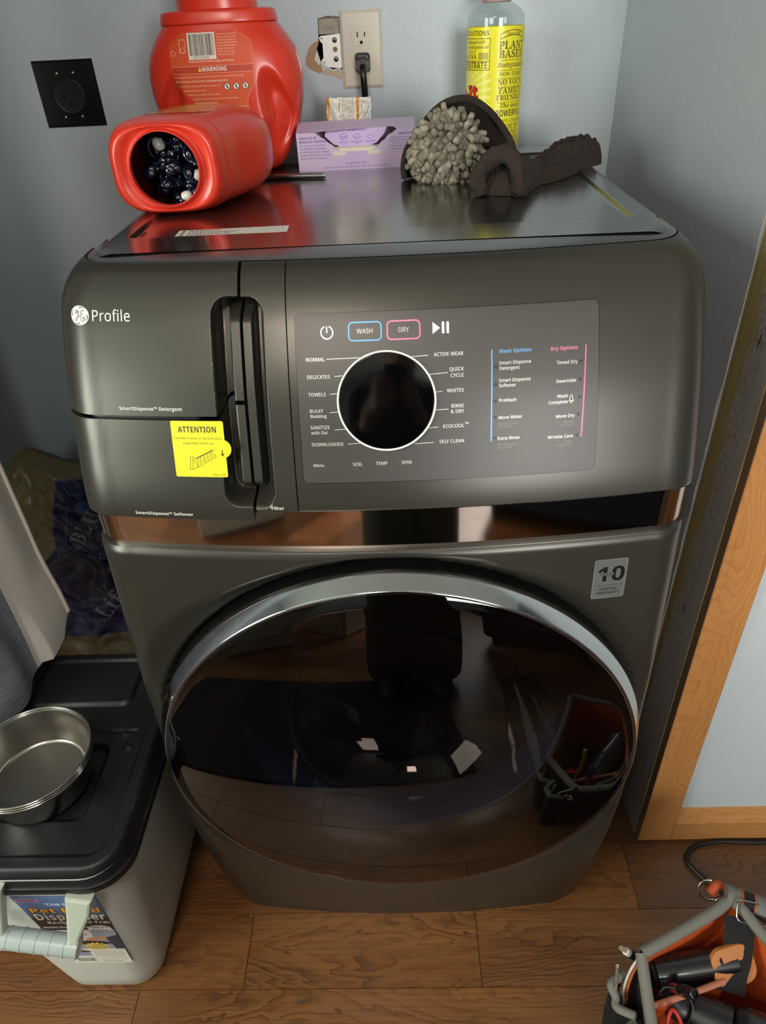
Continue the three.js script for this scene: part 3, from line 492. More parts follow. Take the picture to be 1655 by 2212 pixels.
{
  // outlet
  const t = thing('wall_outlet', 'pale double wall outlet with a black plug in its lower socket', 'outlet', [-0.03, 1.3355, BACK]);
  const pl = phys(0xcfc6b9, 0.28, 0, { clearcoat: 0.5 });
  const clip = (y) => [...Array(48)].map((_, i) => { const a = i / 48 * TAU; return new THREE.Vector2(0.0176 * Math.cos(a), y + clamp(0.0176 * Math.sin(a), -0.0145, 0.0145)); });
  const g = bevelPlate(0.0715, 0.1145, 0.0055, 0.0045);
  part('cover_plate', g, pl, t);
  for (const y of [0.0195, -0.0195]) {
    const sh = new THREE.Shape(clip(0).map((p) => new THREE.Vector2(p.x * 0.965, p.y * 0.965)));
    const f = part('socket_face', new THREE.ExtrudeGeometry(sh, { depth: 0.004, bevelEnabled: true, bevelSize: 0.0006, bevelThickness: 0.0006, bevelOffset: -0.0006, bevelSegments: 2 }), pl, t); f.position.set(0, y, 0.0022);
    if (y > 0) { part('slot', rbox(0.0018, 0.008, 0.001, 0.0003, -0.0063, 0.003, 0.0045), M.dark, f); part('slot', rbox(0.0018, 0.0068, 0.001, 0.0003, 0.0063, 0.003, 0.0045), M.dark, f); part('ground_hole', cyl(0.0026, 0.0026, 0.001, 18, 0, -0.0085, 0.0045, 'z'), M.dark, f); }
  }
  part('plate_screw', cyl(0.003, 0.003, 0.001, 16, 0, 0, 0.0062, 'z'), pl, t);
  // power cord of the machine
  const c = thing('power_cord', 'thick black power cord plugged into the pale wall outlet', 'power cord', [-0.03, 1.316, BACK]);
  const rub = std(0x0c0c0d, 0.35);
  const plug = new THREE.Group(); 
  part('plug', merge([rbox(0.026, 0.03, 0.012, 0.006, 0.001, 0.001, 0.0125, 3), cyl(0.0125, 0.008, 0.016, 24, 0.001, -0.002, 0.026, 'z')]), std(0x3a3b3d, 0.3), c, 'dark grey plug head');
  part('cable', tube([[0.001, -0.002, 0.026], [0.0015, -0.008, 0.036], [0.002, -0.022, 0.037], [0.003, -0.05, 0.03], [0.003, -0.085, 0.03], [0.002, -0.13, 0.032], [0, -0.17, 0.024], [0, -0.3, 0.016], [0.002, -0.5, 0.014]], 0.0058, 60, 14), rub, c);
}
{
  const t = thing('metal_bracket', 'bare metal bracket with two screws in the torn hole beside the outlet', 'bracket', [-0.0825, 1.34, BACK - 0.004]);
  const o = [[-0.021, 0.0165], [-0.0175, 0.0185], [0.03, 0.0215], [0.035, -0.026], [0.014, -0.03], [-0.012, -0.0275], [-0.0195, -0.022], [-0.0195, -0.018], [-0.0155, -0.013], [-0.0155, 0.007], [-0.0195, 0.011]];
  const sh = new THREE.Shape(o.map((p) => new THREE.Vector2(...p)));
  for (const [x, y, r] of [[0.006, -0.002, 0.004], [-0.0165, 0.0148, 0.0012], [-0.0148, -0.0205, 0.0012]]) { const p = new THREE.Path(); p.absarc(x, y, r, 0, TAU); sh.holes.push(p); }
  part('plate', new THREE.ExtrudeGeometry(sh, { depth: 0.0012, bevelEnabled: false, curveSegments: 16 }), std(0xcfcdc9, 0.38, 0.75), t);
  part('hole_backing', cyl(0.0045, 0.0045, 0.001, 20, 0.006, -0.002, -0.001, 'z'), std(0x9a6748, 0.8), t, 'reddish brown wood behind the hole');
  for (const [x, y] of [[0.006, 0.0115], [0.0065, -0.0165]]) { const s = part('screw', merge([lathe([[0.0001, 0.0024], [0.003, 0.0018], [0.0042, 0.0004], [0.0042, 0]], 20).rotateX(Math.PI / 2).translate(x, y, 0.0012)]), std(0xa7a6a4, 0.2, 1), t); part('screw_slot', rbox(0.0045, 0.0009, 0.0006, 0.0002, x, y, 0.0036), M.dark, s); }
}
{
  const t = thing('dryer_outlet', 'square black dryer outlet plate with a round socket and four screws', 'outlet', [-0.5605, 1.2915, BACK]);
  const blk = std(0x1c1a18, 0.32, 0.5);
  part('cover_plate', bevelPlate(0.109, 0.104, 0.005, 0.0035), blk, t);
  const rec = part('socket', lathe([[0.0285, 0.0048], [0.028, 0.0066], [0.0262, 0.0066], [0.0252, 0.0054], [0.0001, 0.0054]], 48).rotateX(Math.PI / 2).translate(0.001, -0.003, 0), std(0x0a0a0a, 0.4), t, 'round black receptacle');
  part('slot', rbox(0.003, 0.013, 0.001, 0.0004, -0.01, -0.003, 0.0058), M.dark, rec); part('slot', rbox(0.003, 0.013, 0.001, 0.0004, 0.012, -0.003, 0.0058), M.dark, rec); part('slot', merge([rbox(0.003, 0.011, 0.001, 0.0004, 0.001, -0.015, 0.0058), rbox(0.008, 0.003, 0.001, 0.0004, 0.0035, -0.019, 0.0058)]), M.dark, rec); part('slot', cyl(0.003, 0.003, 0.001, 16, 0.001, 0.009, 0.0024, 'z'), M.dark, rec);
  for (const [x, y] of [[-0.0125, 0.032], [0.0165, 0.032], [-0.0165, -0.036], [0.0145, -0.036]]) part('screw', lathe([[0.0001, 0.0016], [0.002, 0.0012], [0.003, 0]], 16).rotateX(Math.PI / 2).translate(x, y, 0.0045), std(0x9b948a, 0.3, 0.9), t);
}

// ---------------------------------------------------------------- red laundry tubs
M.red = phys(0xdf3a26, 0.3, 0, { clearcoat: 0.35, clearcoatRoughness: 0.25, sheen: 0 });
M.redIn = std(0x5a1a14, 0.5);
const sup = (c, n) => Math.sign(c) * Math.pow(Math.abs(c), 2 / n);
// rings: [along, a, b, n, cx, cy] -> surface of rounded sections
function rings(list, nu = 72, fn) {
  return grid(nu, list.length - 1, (u, v, i, j) => { const [h, a, b, n, cx = 0, cy = 0] = list[j], t = u * TAU, x = a * sup(Math.cos(t), n), y = b * sup(Math.sin(t), n); return fn([x + cx, y + cy, h], u, v, t, list[j]); }, true);
}
function spline(keys, m) { const out = []; const c = keys[0].map((_, k) => keys.map((q) => q[k])); const at = (k, t) => { const f = t * (keys.length - 1), i = Math.min(keys.length - 2, Math.floor(f)), s = f - i, a = c[k], p0 = a[Math.max(0, i - 1)], p1 = a[i], p2 = a[i + 1], p3 = a[Math.min(a.length - 1, i + 2)]; return 0.5 * (2 * p1 + (p2 - p0) * s + (2 * p0 - 5 * p1 + 4 * p2 - p3) * s * s + (3 * p1 - p0 - 3 * p2 + p3) * s * s * s); }; for (let q = 0; q <= m; q++) out.push(c.map((_, k) => at(k, q / m))); return out; }
{
  const t = thing('detergent_tub', 'tall red detergent tub standing upright against the wall with its back label showing', 'tub', [-0.247, TOP - 0.0044, -0.705]);
  const B = 0.068;
  const keys = [[0.0, 0.05, 0.045, 2.6], [0.002, 0.066, 0.056, 2.7], [0.012, 0.082, 0.062, 2.8], [0.035, 0.096, B, 2.9], [0.07, 0.1115, B, 2.9], [0.11, 0.1215, B, 2.9], [0.14, 0.123, B, 2.8], [0.165, 0.1185, B - 0.002, 2.7], [0.185, 0.108, B - 0.006, 2.6], [0.2, 0.096, B - 0.011, 2.5], [0.2095, 0.0885, B - 0.014, 2.4]];
  const sec = spline(keys, 60);
  const dent = (x, h) => { let d = 0; for (const s of [-1, 1]) { const px = x - s * 0.089, py = h - 0.083, r = Math.hypot((px * s + 0.25 * Math.abs(py)) / 0.026, py / 0.072); d += 0.017 * (1 - smooth(0.45, 1.0, r)); } return d; };
  const surf = (p, off = 0) => [p[0], p[2], p[1] + off - (p[1] > 0 ? dent(p[0], p[2]) : 0)];
  part('tub_body', rings(sec.slice().reverse(), 160, (p) => surf(p)), M.red, t);
  const top = spline([[0.2085, 0.0905, 0.0565, 2.4], [0.211, 0.0915, 0.0575, 2.4], [0.223, 0.0885, 0.055, 2.4], [0.2255, 0.082, 0.052, 2.3], [0.2265, 0.066, 0.05, 2.1], [0.23, 0.0625, 0.05, 2], [0.262, 0.061, 0.05, 2], [0.266, 0.058, 0.047, 2], [0.267, 0.03, 0.025, 2], [0.267, 0.0005, 0.0005, 2]], 50);
  part('lid', rings(top.slice().reverse(), 96, (p) => [p[0], p[2], p[1]]), M.red, t, 'red screw lid with a stepped collar');
  // printed back label laid on the front surface
  const secAt = (h) => { let k = 0; while (k < sec.length - 2 && sec[k + 1][0] < h) k++; const s = clamp((h - sec[k][0]) / (sec[k + 1][0] - sec[k][0]), 0, 1); return sec[k].map((a, i) => lerp(a, sec[k + 1][i], s)); };
  const zAt = (x, h) => { const [, a, b, n] = secAt(h); return b * Math.pow(Math.max(0, 1 - Math.pow(Math.abs(x / a), n)), 1 / n) - dent(x, h); };
  const H0 = 0.05, H1 = 0.2, wid = (h) => { const l = -0.073 + 0.028 * smooth(0.135, 0.105, h) + 0.022 * Math.pow(smooth(0.178, 0.2, h), 2), r = 0.056 - 0.015 * smooth(0.135, 0.105, h) - 0.022 * Math.pow(smooth(0.178, 0.2, h), 2); return [l, r]; };
  const lt = canvasTex(1024, 1190, (g, w, h) => {
    const gr = g.createLinearGradient(0, 0, 0, h); gr.addColorStop(0, '#d94a22'); gr.addColorStop(1, '#e0602e'); g.fillStyle = gr; g.fillRect(0, 0, w, h);
    const X = (x) => (x + 0.075) / 0.133 * w, Y = (y) => (H1 - y) / (H1 - H0) * h, ink = '#f0cdbb';
    g.fillStyle = '#e9dfd4'; g.fillRect(X(-0.042), Y(0.198), 330, 270); g.fillStyle = '#1b1513'; const r = rng(4); for (let x = X(-0.042) + 22; x < X(-0.042) + 308;) { const k = 3 + Math.floor(r() * 9); g.fillRect(x, Y(0.198) + 14, k, 216); x += k + 3 + r() * 8; } g.font = '34px sans-serif'; g.fillText('30772 09163', X(-0.042) + 50, Y(0.198) + 262);
    g.fillStyle = ink; g.font = '19px sans-serif'; ['Each pac has 3 chambers of', 'detergent. Keep tub closed', 'and dry. Store upright, out', 'of reach of children. Do not', 'reuse the empty container.', 'Questions? Comments?', 'Call the number on pack.', 'www. Made in the USA.'].forEach((s, k) => g.fillText(s, X(0.0035), Y(0.197) + 22 + k * 29));
    g.strokeStyle = ink; g.lineWidth = 5; g.strokeRect(X(-0.055), Y(0.19), 66, 130); g.beginPath(); for (let k = 0; k < 3; k++) { const a = k * TAU / 3 - 1.57; g.moveTo(X(-0.0507) + 30 * Math.cos(a), Y(0.1765) + 30 * Math.sin(a)); g.lineTo(X(-0.0507) + 30 * Math.cos(a + 1.4), Y(0.1765) + 30 * Math.sin(a + 1.4)); } g.stroke(); g.beginPath(); g.arc(X(-0.067), Y(0.173), 26, 0, 7); g.stroke();
    g.font = 'bold 26px sans-serif'; g.textAlign = 'center'; g.fillText('Please see top of tub for usage instructions', X(-0.008), Y(0.1605)); g.fillText('\u2191', X(-0.041), Y(0.157)); g.fillText('\u2191', X(0.025), Y(0.159));
    g.fillStyle = '#c73a1c'; g.fillRect(X(-0.073), Y(0.1555), w, 74); g.strokeStyle = ink; g.lineWidth = 3; g.strokeRect(X(-0.073), Y(0.1555), w - 12, 74); g.fillStyle = '#f1e6df'; g.font = 'bold 62px sans-serif'; g.fillText('WARNING', X(-0.005), Y(0.1485)); g.fillStyle = '#f2d132'; g.beginPath(); g.moveTo(X(-0.0305), Y(0.1485)); g.lineTo(X(-0.0275), Y(0.1545)); g.lineTo(X(-0.0245), Y(0.1485)); g.fill();
    g.textAlign = 'left'; g.fillStyle = ink; const T = [['24', 'Concentrated detergent may be harmful if put in mouth. Read all the warnings.'], ['bold 27', 'KEEP PACS OUT OF REACH OF CHILDREN AND PETS.'], ['23', '\u2022 Close container properly after each use. Keep dry.'], ['23', '\u2022 Keep container fully closed.'], ['23', '\u2022 Never leave any pacs out of container.'], ['23', '\u2022 DO NOT let children handle pacs, even if supervised.'], ['bold 25', 'AVOID BREAKING PACS.'], ['23', '\u2022 Do not handle pacs with wet hands. Do not expose to moisture.'], ['23', '\u2022 Do not cut or squeeze pacs.'], ['bold 33', 'MAY IRRITATE EYES. Do not get in eyes. Keep out of reach of'], ['bold 33', 'children. FIRST AID TREATMENT: Contains surfactants.'], ['22', 'If swallowed, rinse mouth. If in eyes, rinse with water for 15 minutes.'], ['22', 'Call a poison control centre or doctor at once for advice.']];
    T.forEach(([f, s], k) => { g.font = f + 'px sans-serif'; const y = Y(0.1405) + k * 47; g.fillText(s, X(wid(lerp(H1, H0, y / h))[0]) + 14, y, X(wid(lerp(H1, H0, y / h))[1]) - X(wid(lerp(H1, H0, y / h))[0]) - 26); });
    for (let k = 0; k < 3; k++) { const x = X(0.011 + k * 0.0143), y = Y(0.1275); g.fillStyle = '#f3ece6'; g.beginPath(); g.arc(x, y, 38, 0, 7); g.fill(); g.strokeStyle = '#3a1a12'; g.lineWidth = 6; g.beginPath(); g.arc(x, y, 35, 0, 7); g.moveTo(x - 24, y - 24); g.lineTo(x + 24, y + 24); g.stroke(); g.fillStyle = '#2a1a15'; g.beginPath(); g.arc(x, y - 12, 8, 0, 7); g.fill(); g.fillRect(x - 6, y - 4, 12, 24); }
    g.strokeStyle = '#eda27c'; g.lineWidth = 4; g.beginPath(); for (let k = 0; k <= 60; k++) { const hh = lerp(H0, H1, k / 60), p = [X(wid(hh)[1]) - 8, Y(hh)]; k ? g.lineTo(...p) : g.moveTo(...p); } g.stroke();
  });
  part('label', grid(40, 60, (u, v) => { const h = lerp(H0, H1, v), [l, r] = wid(h), x = lerp(l, r, u); return [x, h, zAt(x, h) + 0.0006, (x + 0.075) / 0.133, v]; }), std(0xffffff, 0.5, 0, { map: lt }), t, 'orange back label with barcode and warning text');
}
{
  // open tub lying on its side, mouth towards the viewer
  const t = thing('detergent_tub', 'red detergent tub lying on its side, its open round mouth showing dark pods inside', 'tub', [-0.274, TOP - 0.0042, -0.352]);
  t.rotation.y = 0.04; t.scale.setScalar(0.95);
  const CY = 0.0605;
  const outer = spline([[-0.205, 0.03, 0.03, 2.4], [-0.204, 0.062, 0.045, 2.6], [-0.195, 0.084, 0.053, 2.8], [-0.17, 0.1, 0.059, 3], [-0.135, 0.106, 0.0605, 3.1], [-0.1, 0.101, 0.0605, 3.2], [-0.06, 0.0875, 0.0605, 3.3], [-0.03, 0.0805, 0.0605, 3.3]], 40);
  const shoulder = [[-0.0285, 0.0803, 0.0605, 3.3], [-0.027, 0.0785, 0.0597, 3.3], [-0.022, 0.0775, 0.0592, 3.3], [-0.008, 0.0745, 0.0572, 3.2], [-0.002, 0.071, 0.0545, 3.1], [0.0015, 0.066, 0.0525, 2.9], [0.0005, 0.0605, 0.0515, 2.6], [-0.0035, 0.0555, 0.0505, 2.3], [-0.0055, 0.0515, 0.0492, 2.1], [-0.003, 0.0492, 0.0485, 2], [0.003, 0.0478, 0.0478, 2], [0.0045, 0.0468, 0.0468, 2], [0.004, 0.0456, 0.0456, 2], [-0.004, 0.0452, 0.0452, 2]];
  const f = (p, u, v, tt, s) => [p[0] + 0.03 * (1 - smooth(-0.2, 0, p[2])), p[1] + CY, p[2]];
  part('tub_body', rings([...outer, ...shoulder], 128, f), M.red, t);
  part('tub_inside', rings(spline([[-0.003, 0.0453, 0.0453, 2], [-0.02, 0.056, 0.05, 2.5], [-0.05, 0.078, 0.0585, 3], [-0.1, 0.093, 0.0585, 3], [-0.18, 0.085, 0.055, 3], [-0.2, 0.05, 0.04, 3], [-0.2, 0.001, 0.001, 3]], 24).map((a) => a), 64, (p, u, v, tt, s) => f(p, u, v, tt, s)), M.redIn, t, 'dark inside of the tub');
  part('label', grid(20, 20, (u, v) => { const z = lerp(-0.165, -0.055, v), x = lerp(-0.045, 0.05, u) * (1 - 0.35 * Math.pow(Math.abs(v * 2 - 1), 4)); return [x + 0.03 * (1 - smooth(-0.2, 0, z)), CY + 0.0608 * Math.pow(1 - Math.pow(Math.abs(x) / 0.093, 3.2), 1 / 3.2) + 0.0002, z, u, v]; }).scale(1, 1, 1), phys(0xffffff, 0.25, 0, { clearcoat: 0.6, map: canvasTex(256, 256, (g, w, h) => { const gr = g.createLinearGradient(0, 0, w, 0); gr.addColorStop(0, '#d9682c'); gr.addColorStop(0.5, '#e8b04a'); gr.addColorStop(1, '#d05a28'); g.fillStyle = gr; g.fillRect(0, 0, w, h); g.strokeStyle = '#f0d9a0'; g.lineWidth = 3; for (let k = 0; k < 9; k++) { g.beginPath(); g.moveTo(20, 30 + k * 24); g.lineTo(230 - (k * 37) % 60, 30 + k * 24); g.stroke(); } }) }), t, 'glossy orange printed label');
  // pods heaped inside
  const navy = phys(0x080c20, 0.12, 0, { clearcoat: 1, clearcoatRoughness: 0.06 }), white = phys(0xe2e0d8, 0.2, 0, { clearcoat: 1 }), film = phys(0x20304f, 0.06, 0, { clearcoat: 1 });
  const R = rng(21);
  const blob = (sx, sy, sz, x = 0, y = 0, z = 0) => new THREE.SphereGeometry(1, 24, 16).scale(sx, sy, sz).translate(x, y, z);
  const podG = blob(0.0125, 0.0085, 0.0115), lobeW = blob(0.0095, 0.0075, 0.0075, 0.0035, 0.0035, 0.004), lobeB = blob(0.0068, 0.0062, 0.0085, -0.007, 0.0045, 0.001), flange = blob(0.0145, 0.0012, 0.0135, 0, -0.001, 0);
  const mkPod = (w) => { const b = new THREE.Group(); part('pod_film', flange, film, b); part('pod_body', podG, navy, b); if (w) part('white_chamber', lobeW, white, b, 'white chamber'); else part('navy_chamber', lobeW, navy, b); part('blue_chamber', lobeB, navy, b); return b; };
  const pods = [mkPod(true), mkPod(false)], used = [0, 0];
  const spots = [[0.012, 0.0165, -0.03, 0.1, 0.3, 0.1, 'pod low in the mouth of the fallen tub with its white chamber facing out'], [0.035, 0.075, -0.035, 1.3, 0.4, -0.4, 'white and navy pod at the upper right of the mouth'], [0.03, 0.048, -0.035, 0.9, 0.2, -0.6, 'pod with a white streak at the right middle of the mouth'], [-0.018, 0.079, -0.055, 1.2, 2.2, 0.5, 'pod with a dull white chamber at the upper left of the mouth']];
  for (let k = 0; k < 24; k++) { const z = -0.045 - 0.1 * R(), y = 0.017 + 0.075 * R(); spots.push([lerp(-0.055, 0.055, R()) + (y > 0.06 ? 0.008 : 0), y, z, R() * 3 + 1.6, R() * 6, R() * 3, null]); }
  for (const q of [[-0.012, 0.035, -0.034], [0.002, 0.058, -0.034], [0.032, 0.025, -0.03], [-0.03, 0.055, -0.042], [0.015, 0.085, -0.05], [-0.002, 0.03, -0.05], [0.022, 0.034, -0.05], [-0.012, 0.062, -0.05], [0.036, 0.062, -0.05]]) spots.push([...q, 2.4 + R(), R() * 6, R(), null]);
  spots.forEach(([x, y, z, rx, ry, rz, lab], i) => {
    const w = lab ? 0 : 1, p = used[w]++ ? pods[w].clone() : pods[w]; p.name = numbered('detergent_pod'); p.userData = { label: lab || 'dark navy pod in glossy film heaped inside the fallen red tub', category: 'pod', group: 'detergent pods in the open tub' };
    const c = V(x, y, z).multiplyScalar(0.95).applyAxisAngle(V(0, 1, 0), 0.04).add(t.position); p.position.copy(c); p.rotation.set(rx, ry, rz); scene.add(p);
  });
}
{
  // dryer sheet box with a torn mouth, lying on its back edge
  const t = thing('dryer_sheet_box', 'lavender cardboard box of dryer sheets with a ragged open mouth across its front', 'box', [-0.041, TOP - 0.0044, -0.675]);
  t.rotation.y = 0.035;
  const BW = 0.194, BH = 0.057, BD = 0.062;
  const lav = (c) => { c.fillStyle = '#d6bfe2'; };
  const print = canvasTex(1400, 412, (g, w, h) => {
    lav(g); g.fillRect(0, 0, w, h); const gr = g.createLinearGradient(0, 0, w, 0); gr.addColorStop(0, '#e0cbea'); gr.addColorStop(0.5, '#cdb4dc'); gr.addColorStop(1, '#dac4e6'); g.fillStyle = gr; g.fillRect(0, 0, w, h);
    g.fillStyle = '#4b3b97'; g.font = 'bold 34px sans-serif'; ['KEEP OUT OF', 'REACH OF CHILDREN.'].forEach((s, k) => g.fillText(s, 28, 66 + k * 38)); g.font = '29px sans-serif'; ['Do not use this product', 'on children\u2019s sleepwear', 'or other garments labeled', 'as flame resistant as it may', 'reduce flame resistance.'].forEach((s, k) => g.fillText(s, 28, 142 + k * 34));
    g.textAlign = 'right'; g.font = 'bold 30px sans-serif'; g.fillText('DIRECTIONS', w - 28, 60); g.font = '25px sans-serif'; ['Add one sheet on top of', 'clothes in the dryer before', 'the start of the cycle.', 'Do not add once clothes', 'are hot. Large loads: 2.'].forEach((s, k) => g.fillText(s, w - 28, 96 + k * 30));
    g.textAlign = 'center'; g.font = '30px sans-serif'; g.fillText('TO OPEN LIFT TAB', w / 2 - 20, 352); g.font = '24px sans-serif'; g.fillText('Please recycle the box. Contains no dyes and is safe for septic systems', w / 2 - 20, 384);
    g.strokeStyle = '#3c3796'; g.lineWidth = 9; for (let k = 0; k < 3; k++) { const a = k * TAU / 3 - 1.57; g.beginPath(); g.arc(w - 90, 290, 30, a, a + 1.5); g.stroke(); }
    g.strokeStyle = '#b89ccf'; g.lineWidth = 3; g.beginPath(); g.arc(w / 2 - 30, 265, 52, 0, Math.PI); g.stroke();
  });
  const card = std(0xffffff, 0.42, 0, { map: print }), plain = std(0xd2bbdf, 0.45), inside = std(0xe9e2cf, 0.8), dark = std(0x2a2430, 0.9);
  // front face with the open mouth cut out
  const mouth = [[-0.066, 0.0565], [-0.056, 0.049], [-0.052, 0.0478], [-0.045, 0.041], [-0.041, 0.0395], [-0.034, 0.0325], [-0.029, 0.0315], [-0.026, 0.0285], [-0.02, 0.0275], [0.022, 0.0275], [0.028, 0.0305], [0.032, 0.0315], [0.042, 0.041], [0.046, 0.0425], [0.053, 0.05], [0.058, 0.0515], [0.066, 0.0565]];
  const fs = new THREE.Shape([[-BW / 2, 0], [BW / 2, 0], [BW / 2, BH], [0.066, BH], ...mouth.slice().reverse(), [-0.066, BH], [-BW / 2, BH]].map((p) => new THREE.Vector2(...p)));
  const fg = new THREE.ExtrudeGeometry(fs, { depth: 0.0007, bevelEnabled: false }); { const p = fg.attributes.position, uv = fg.attributes.uv; for (let i = 0; i < p.count; i++) uv.setXY(i, (p.getX(i) + BW / 2) / BW, p.getY(i) / BH); }
  part('front_face', fg.translate(0, 0, BD / 2 - 0.0007), card, t);
  const sides = [];
  for (const s of [-1, 1]) sides.push(rbox(0.0007, BH, BD, 0.0002, s * BW / 2, BH / 2, 0));
  sides.push(rbox(BW, 0.0007, BD, 0.0002, 0, 0.0004, 0), rbox(BW, 0.0662, 0.0007, 0.0002, 0, 0.0331, -BD / 2));
  part('box_shell', merge(sides), plain, t);
  for (const s of [-1, 1]) { const sd = extrude([[BD / 2, BH], [-BD / 2, 0.066], [-BD / 2, BH - 0.001]], 0.0007); sd.rotateY(-Math.PI / 2); part('end_gusset', sd.translate(s * BW / 2 + 0.0003, 0, 0), plain, t); }
  // sloping top with its own opening
  const slope = Math.atan2(0.0662 - BH, BD), L = Math.hypot(0.0662 - BH, BD);
  const ts = new THREE.Shape([[-BW / 2, 0], [-0.066, 0], [-0.064, 0.006], [-0.05, 0.0075], [0.05, 0.0175], [0.061, 0.015], [0.066, 0], [BW / 2, 0], [BW / 2, L], [-BW / 2, L]].map((p) => new THREE.Vector2(...p)));
  const tg = new THREE.ExtrudeGeometry(ts, { depth: 0.0007, bevelEnabled: false }); tg.rotateX(-Math.PI / 2 + slope * 1); tg.translate(0, BH - 0.0004, BD / 2);
  part('top_face', tg, plain, t);
  // flap pushed in, printed with the three load icons
  const fl = new THREE.Shape([[-0.053, 0.017], [-0.038, 0.0035], [-0.033, 0.003], [-0.026, -0.003], [0.02, -0.003], [0.028, 0.003], [0.032, 0.004], [0.045, 0.0165], [0.05, 0.0265], [-0.05, 0.0235]].map((p) => new THREE.Vector2(...p)));
  const flg = new THREE.ExtrudeGeometry(fl, { depth: 0.0006, bevelEnabled: false }); { const p = flg.attributes.position, uv = flg.attributes.uv; for (let i = 0; i < p.count; i++) uv.setXY(i, (p.getX(i) + 0.055) / 0.11, (p.getY(i) + 0.004) / 0.032); }
  const flap = part('flap', flg, std(0xffffff, 0.4, 0, { map: canvasTex(900, 262, (g, w, h) => { g.fillStyle = '#c9aee2'; g.fillRect(0, 0, w, h); g.fillStyle = '#5138a4'; g.textAlign = 'center'; g.font = 'bold italic 30px sans-serif'; g.fillText('FOR BEST RESULTS', w / 2, 46); g.strokeStyle = '#5138a4'; g.lineWidth = 4; [[270, 3, 'LARGE LOADS', '3 SHEETS'], [450, 2, 'MEDIUM LOADS', '2 SHEETS'], [630, 1, 'SMALL LOADS', '1 SHEET']].forEach(([x, n, a, b]) => { for (let k = 0; k < n; k++) { const y = 118 - k * 15; g.fillStyle = '#c9aee2'; g.beginPath(); g.moveTo(x - 44, y); g.lineTo(x + 18, y - 26); g.lineTo(x + 48, y + 6); g.lineTo(x - 12, y + 30); g.closePath(); g.fill(); g.stroke(); } g.fillStyle = '#5138a4'; g.font = 'bold 21px sans-serif'; g.fillText(a, x, 182); g.font = '18px sans-serif'; g.fillText(b, x, 204); }); }) }), t, 'printed flap with three stacks of sheets');
  flap.position.set(0.001, 0.0335, BD / 2 - 0.0095); flap.rotation.x = -0.28;
  // sheets inside
  part('sheet_stack', grid(30, 10, (u, v) => { const x = lerp(-0.09, 0.09, u); return [x, 0.0325 + 0.01 * Math.abs(u - 0.5) * 2 * Math.abs(u - 0.5) * 2 - 0.004 * Math.cos((u - 0.5) * 5) * v, lerp(BD / 2 - 0.002, -0.02, v), u, v]; }), inside, t, 'cream dryer sheets in the mouth');
  part('sheet_edge', rbox(0.118, 0.013, 0.02, 0.004, 0.001, 0.0275, BD / 2 - 0.0125, 3), inside, t, 'cream edge of the folded sheets');
  for (const x of [-0.029, 0.0275]) part('torn_tab', extrude([[-0.0115, 0.002], [0.0115, 0.002], [0.0095, -0.0035], [0.003, -0.0045], [-0.004, -0.0035], [-0.0085, -0.0045]], 0.0006).translate(x, 0.0265, BD / 2 + 0.0001), inside, t, 'pale torn card edge');
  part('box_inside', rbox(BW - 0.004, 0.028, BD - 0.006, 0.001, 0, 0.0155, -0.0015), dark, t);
}
{
  // crinkled sachet leaning behind the box
  const tex = canvasTex(720, 420, (g, w, h) => {
    g.fillStyle = '#d9d3c8'; g.fillRect(0, 0, w, h); g.fillStyle = '#c98a2e'; g.fillRect(0, 0, 46, h); g.fillRect(478, 0, 44, h); g.fillStyle = '#3a3632'; g.save(); g.translate(214, 390); g.rotate(-Math.PI / 2); g.font = 'bold 34px serif'; g.fillText('Cord and Wash Guard', 0, 0); g.font = '14px sans-serif'; for (let k = 0; k < 11; k++) g.fillText('Remove before use and keep away from small children at all times', 0, 34 + k * 19, 380); g.restore();
    g.fillStyle = '#2d3a34'; g.beginPath(); g.ellipse(138, 300, 36, 26, 0, 0, 7); g.fill(); g.strokeStyle = '#2d3a34'; g.lineWidth = 8; g.beginPath(); g.moveTo(130, 320); g.lineTo(124, 385); g.stroke(); g.save(); g.translate(560, 390); g.rotate(-Math.PI / 2); g.font = '14px sans-serif'; for (let k = 0; k < 5; k++) g.fillText('Dispose of this packet carefully after opening the carton box', 0, k * 19, 370); g.restore(); g.fillStyle = '#c9c8c6'; g.fillRect(640, 0, 80, h); });
  const t = thing('foil_sachet', 'small crinkled printed sachet with orange stripes standing behind the lavender box', 'packet', [-0.055, TOP - 0.004, -0.722]);
  t.rotation.set(-0.12, 0.04, -0.02);
  const F = (sgn) => (u, v) => { const x = lerp(-0.038, 0.038, u), y = lerp(0, 0.097, v), e = Math.min(u, 1 - u, v, 1 - v), cr = 0.0022 * noise.noise(u * 9, v * 5, 3) + 0.0014 * noise.noise(u * 22, v * 14, 6) * (u > 0.45 ? 1.8 : 0.5); return [x + 0.001 * noise.noise(v * 6, u * 3, 2), y + 0.0018 * noise.noise(u * 8, v, 1), sgn * (0.0012 + 0.006 * smooth(0, 0.25, e)) + cr, sgn > 0 ? u : 1 - u, v * 1.2 - 0.2]; };
  part('sachet_front', grid(60, 60, F(1)), phys(0xffffff, 0.4, 0.05, { map: tex, clearcoat: 0.35, clearcoatRoughness: 0.2 }), t);
  const bk = grid(40, 40, F(-1)); bk.index.array.reverse(); bk.computeVertexNormals(); part('sachet_back', bk, std(0xb9b6b0, 0.3, 0.4), t);
}
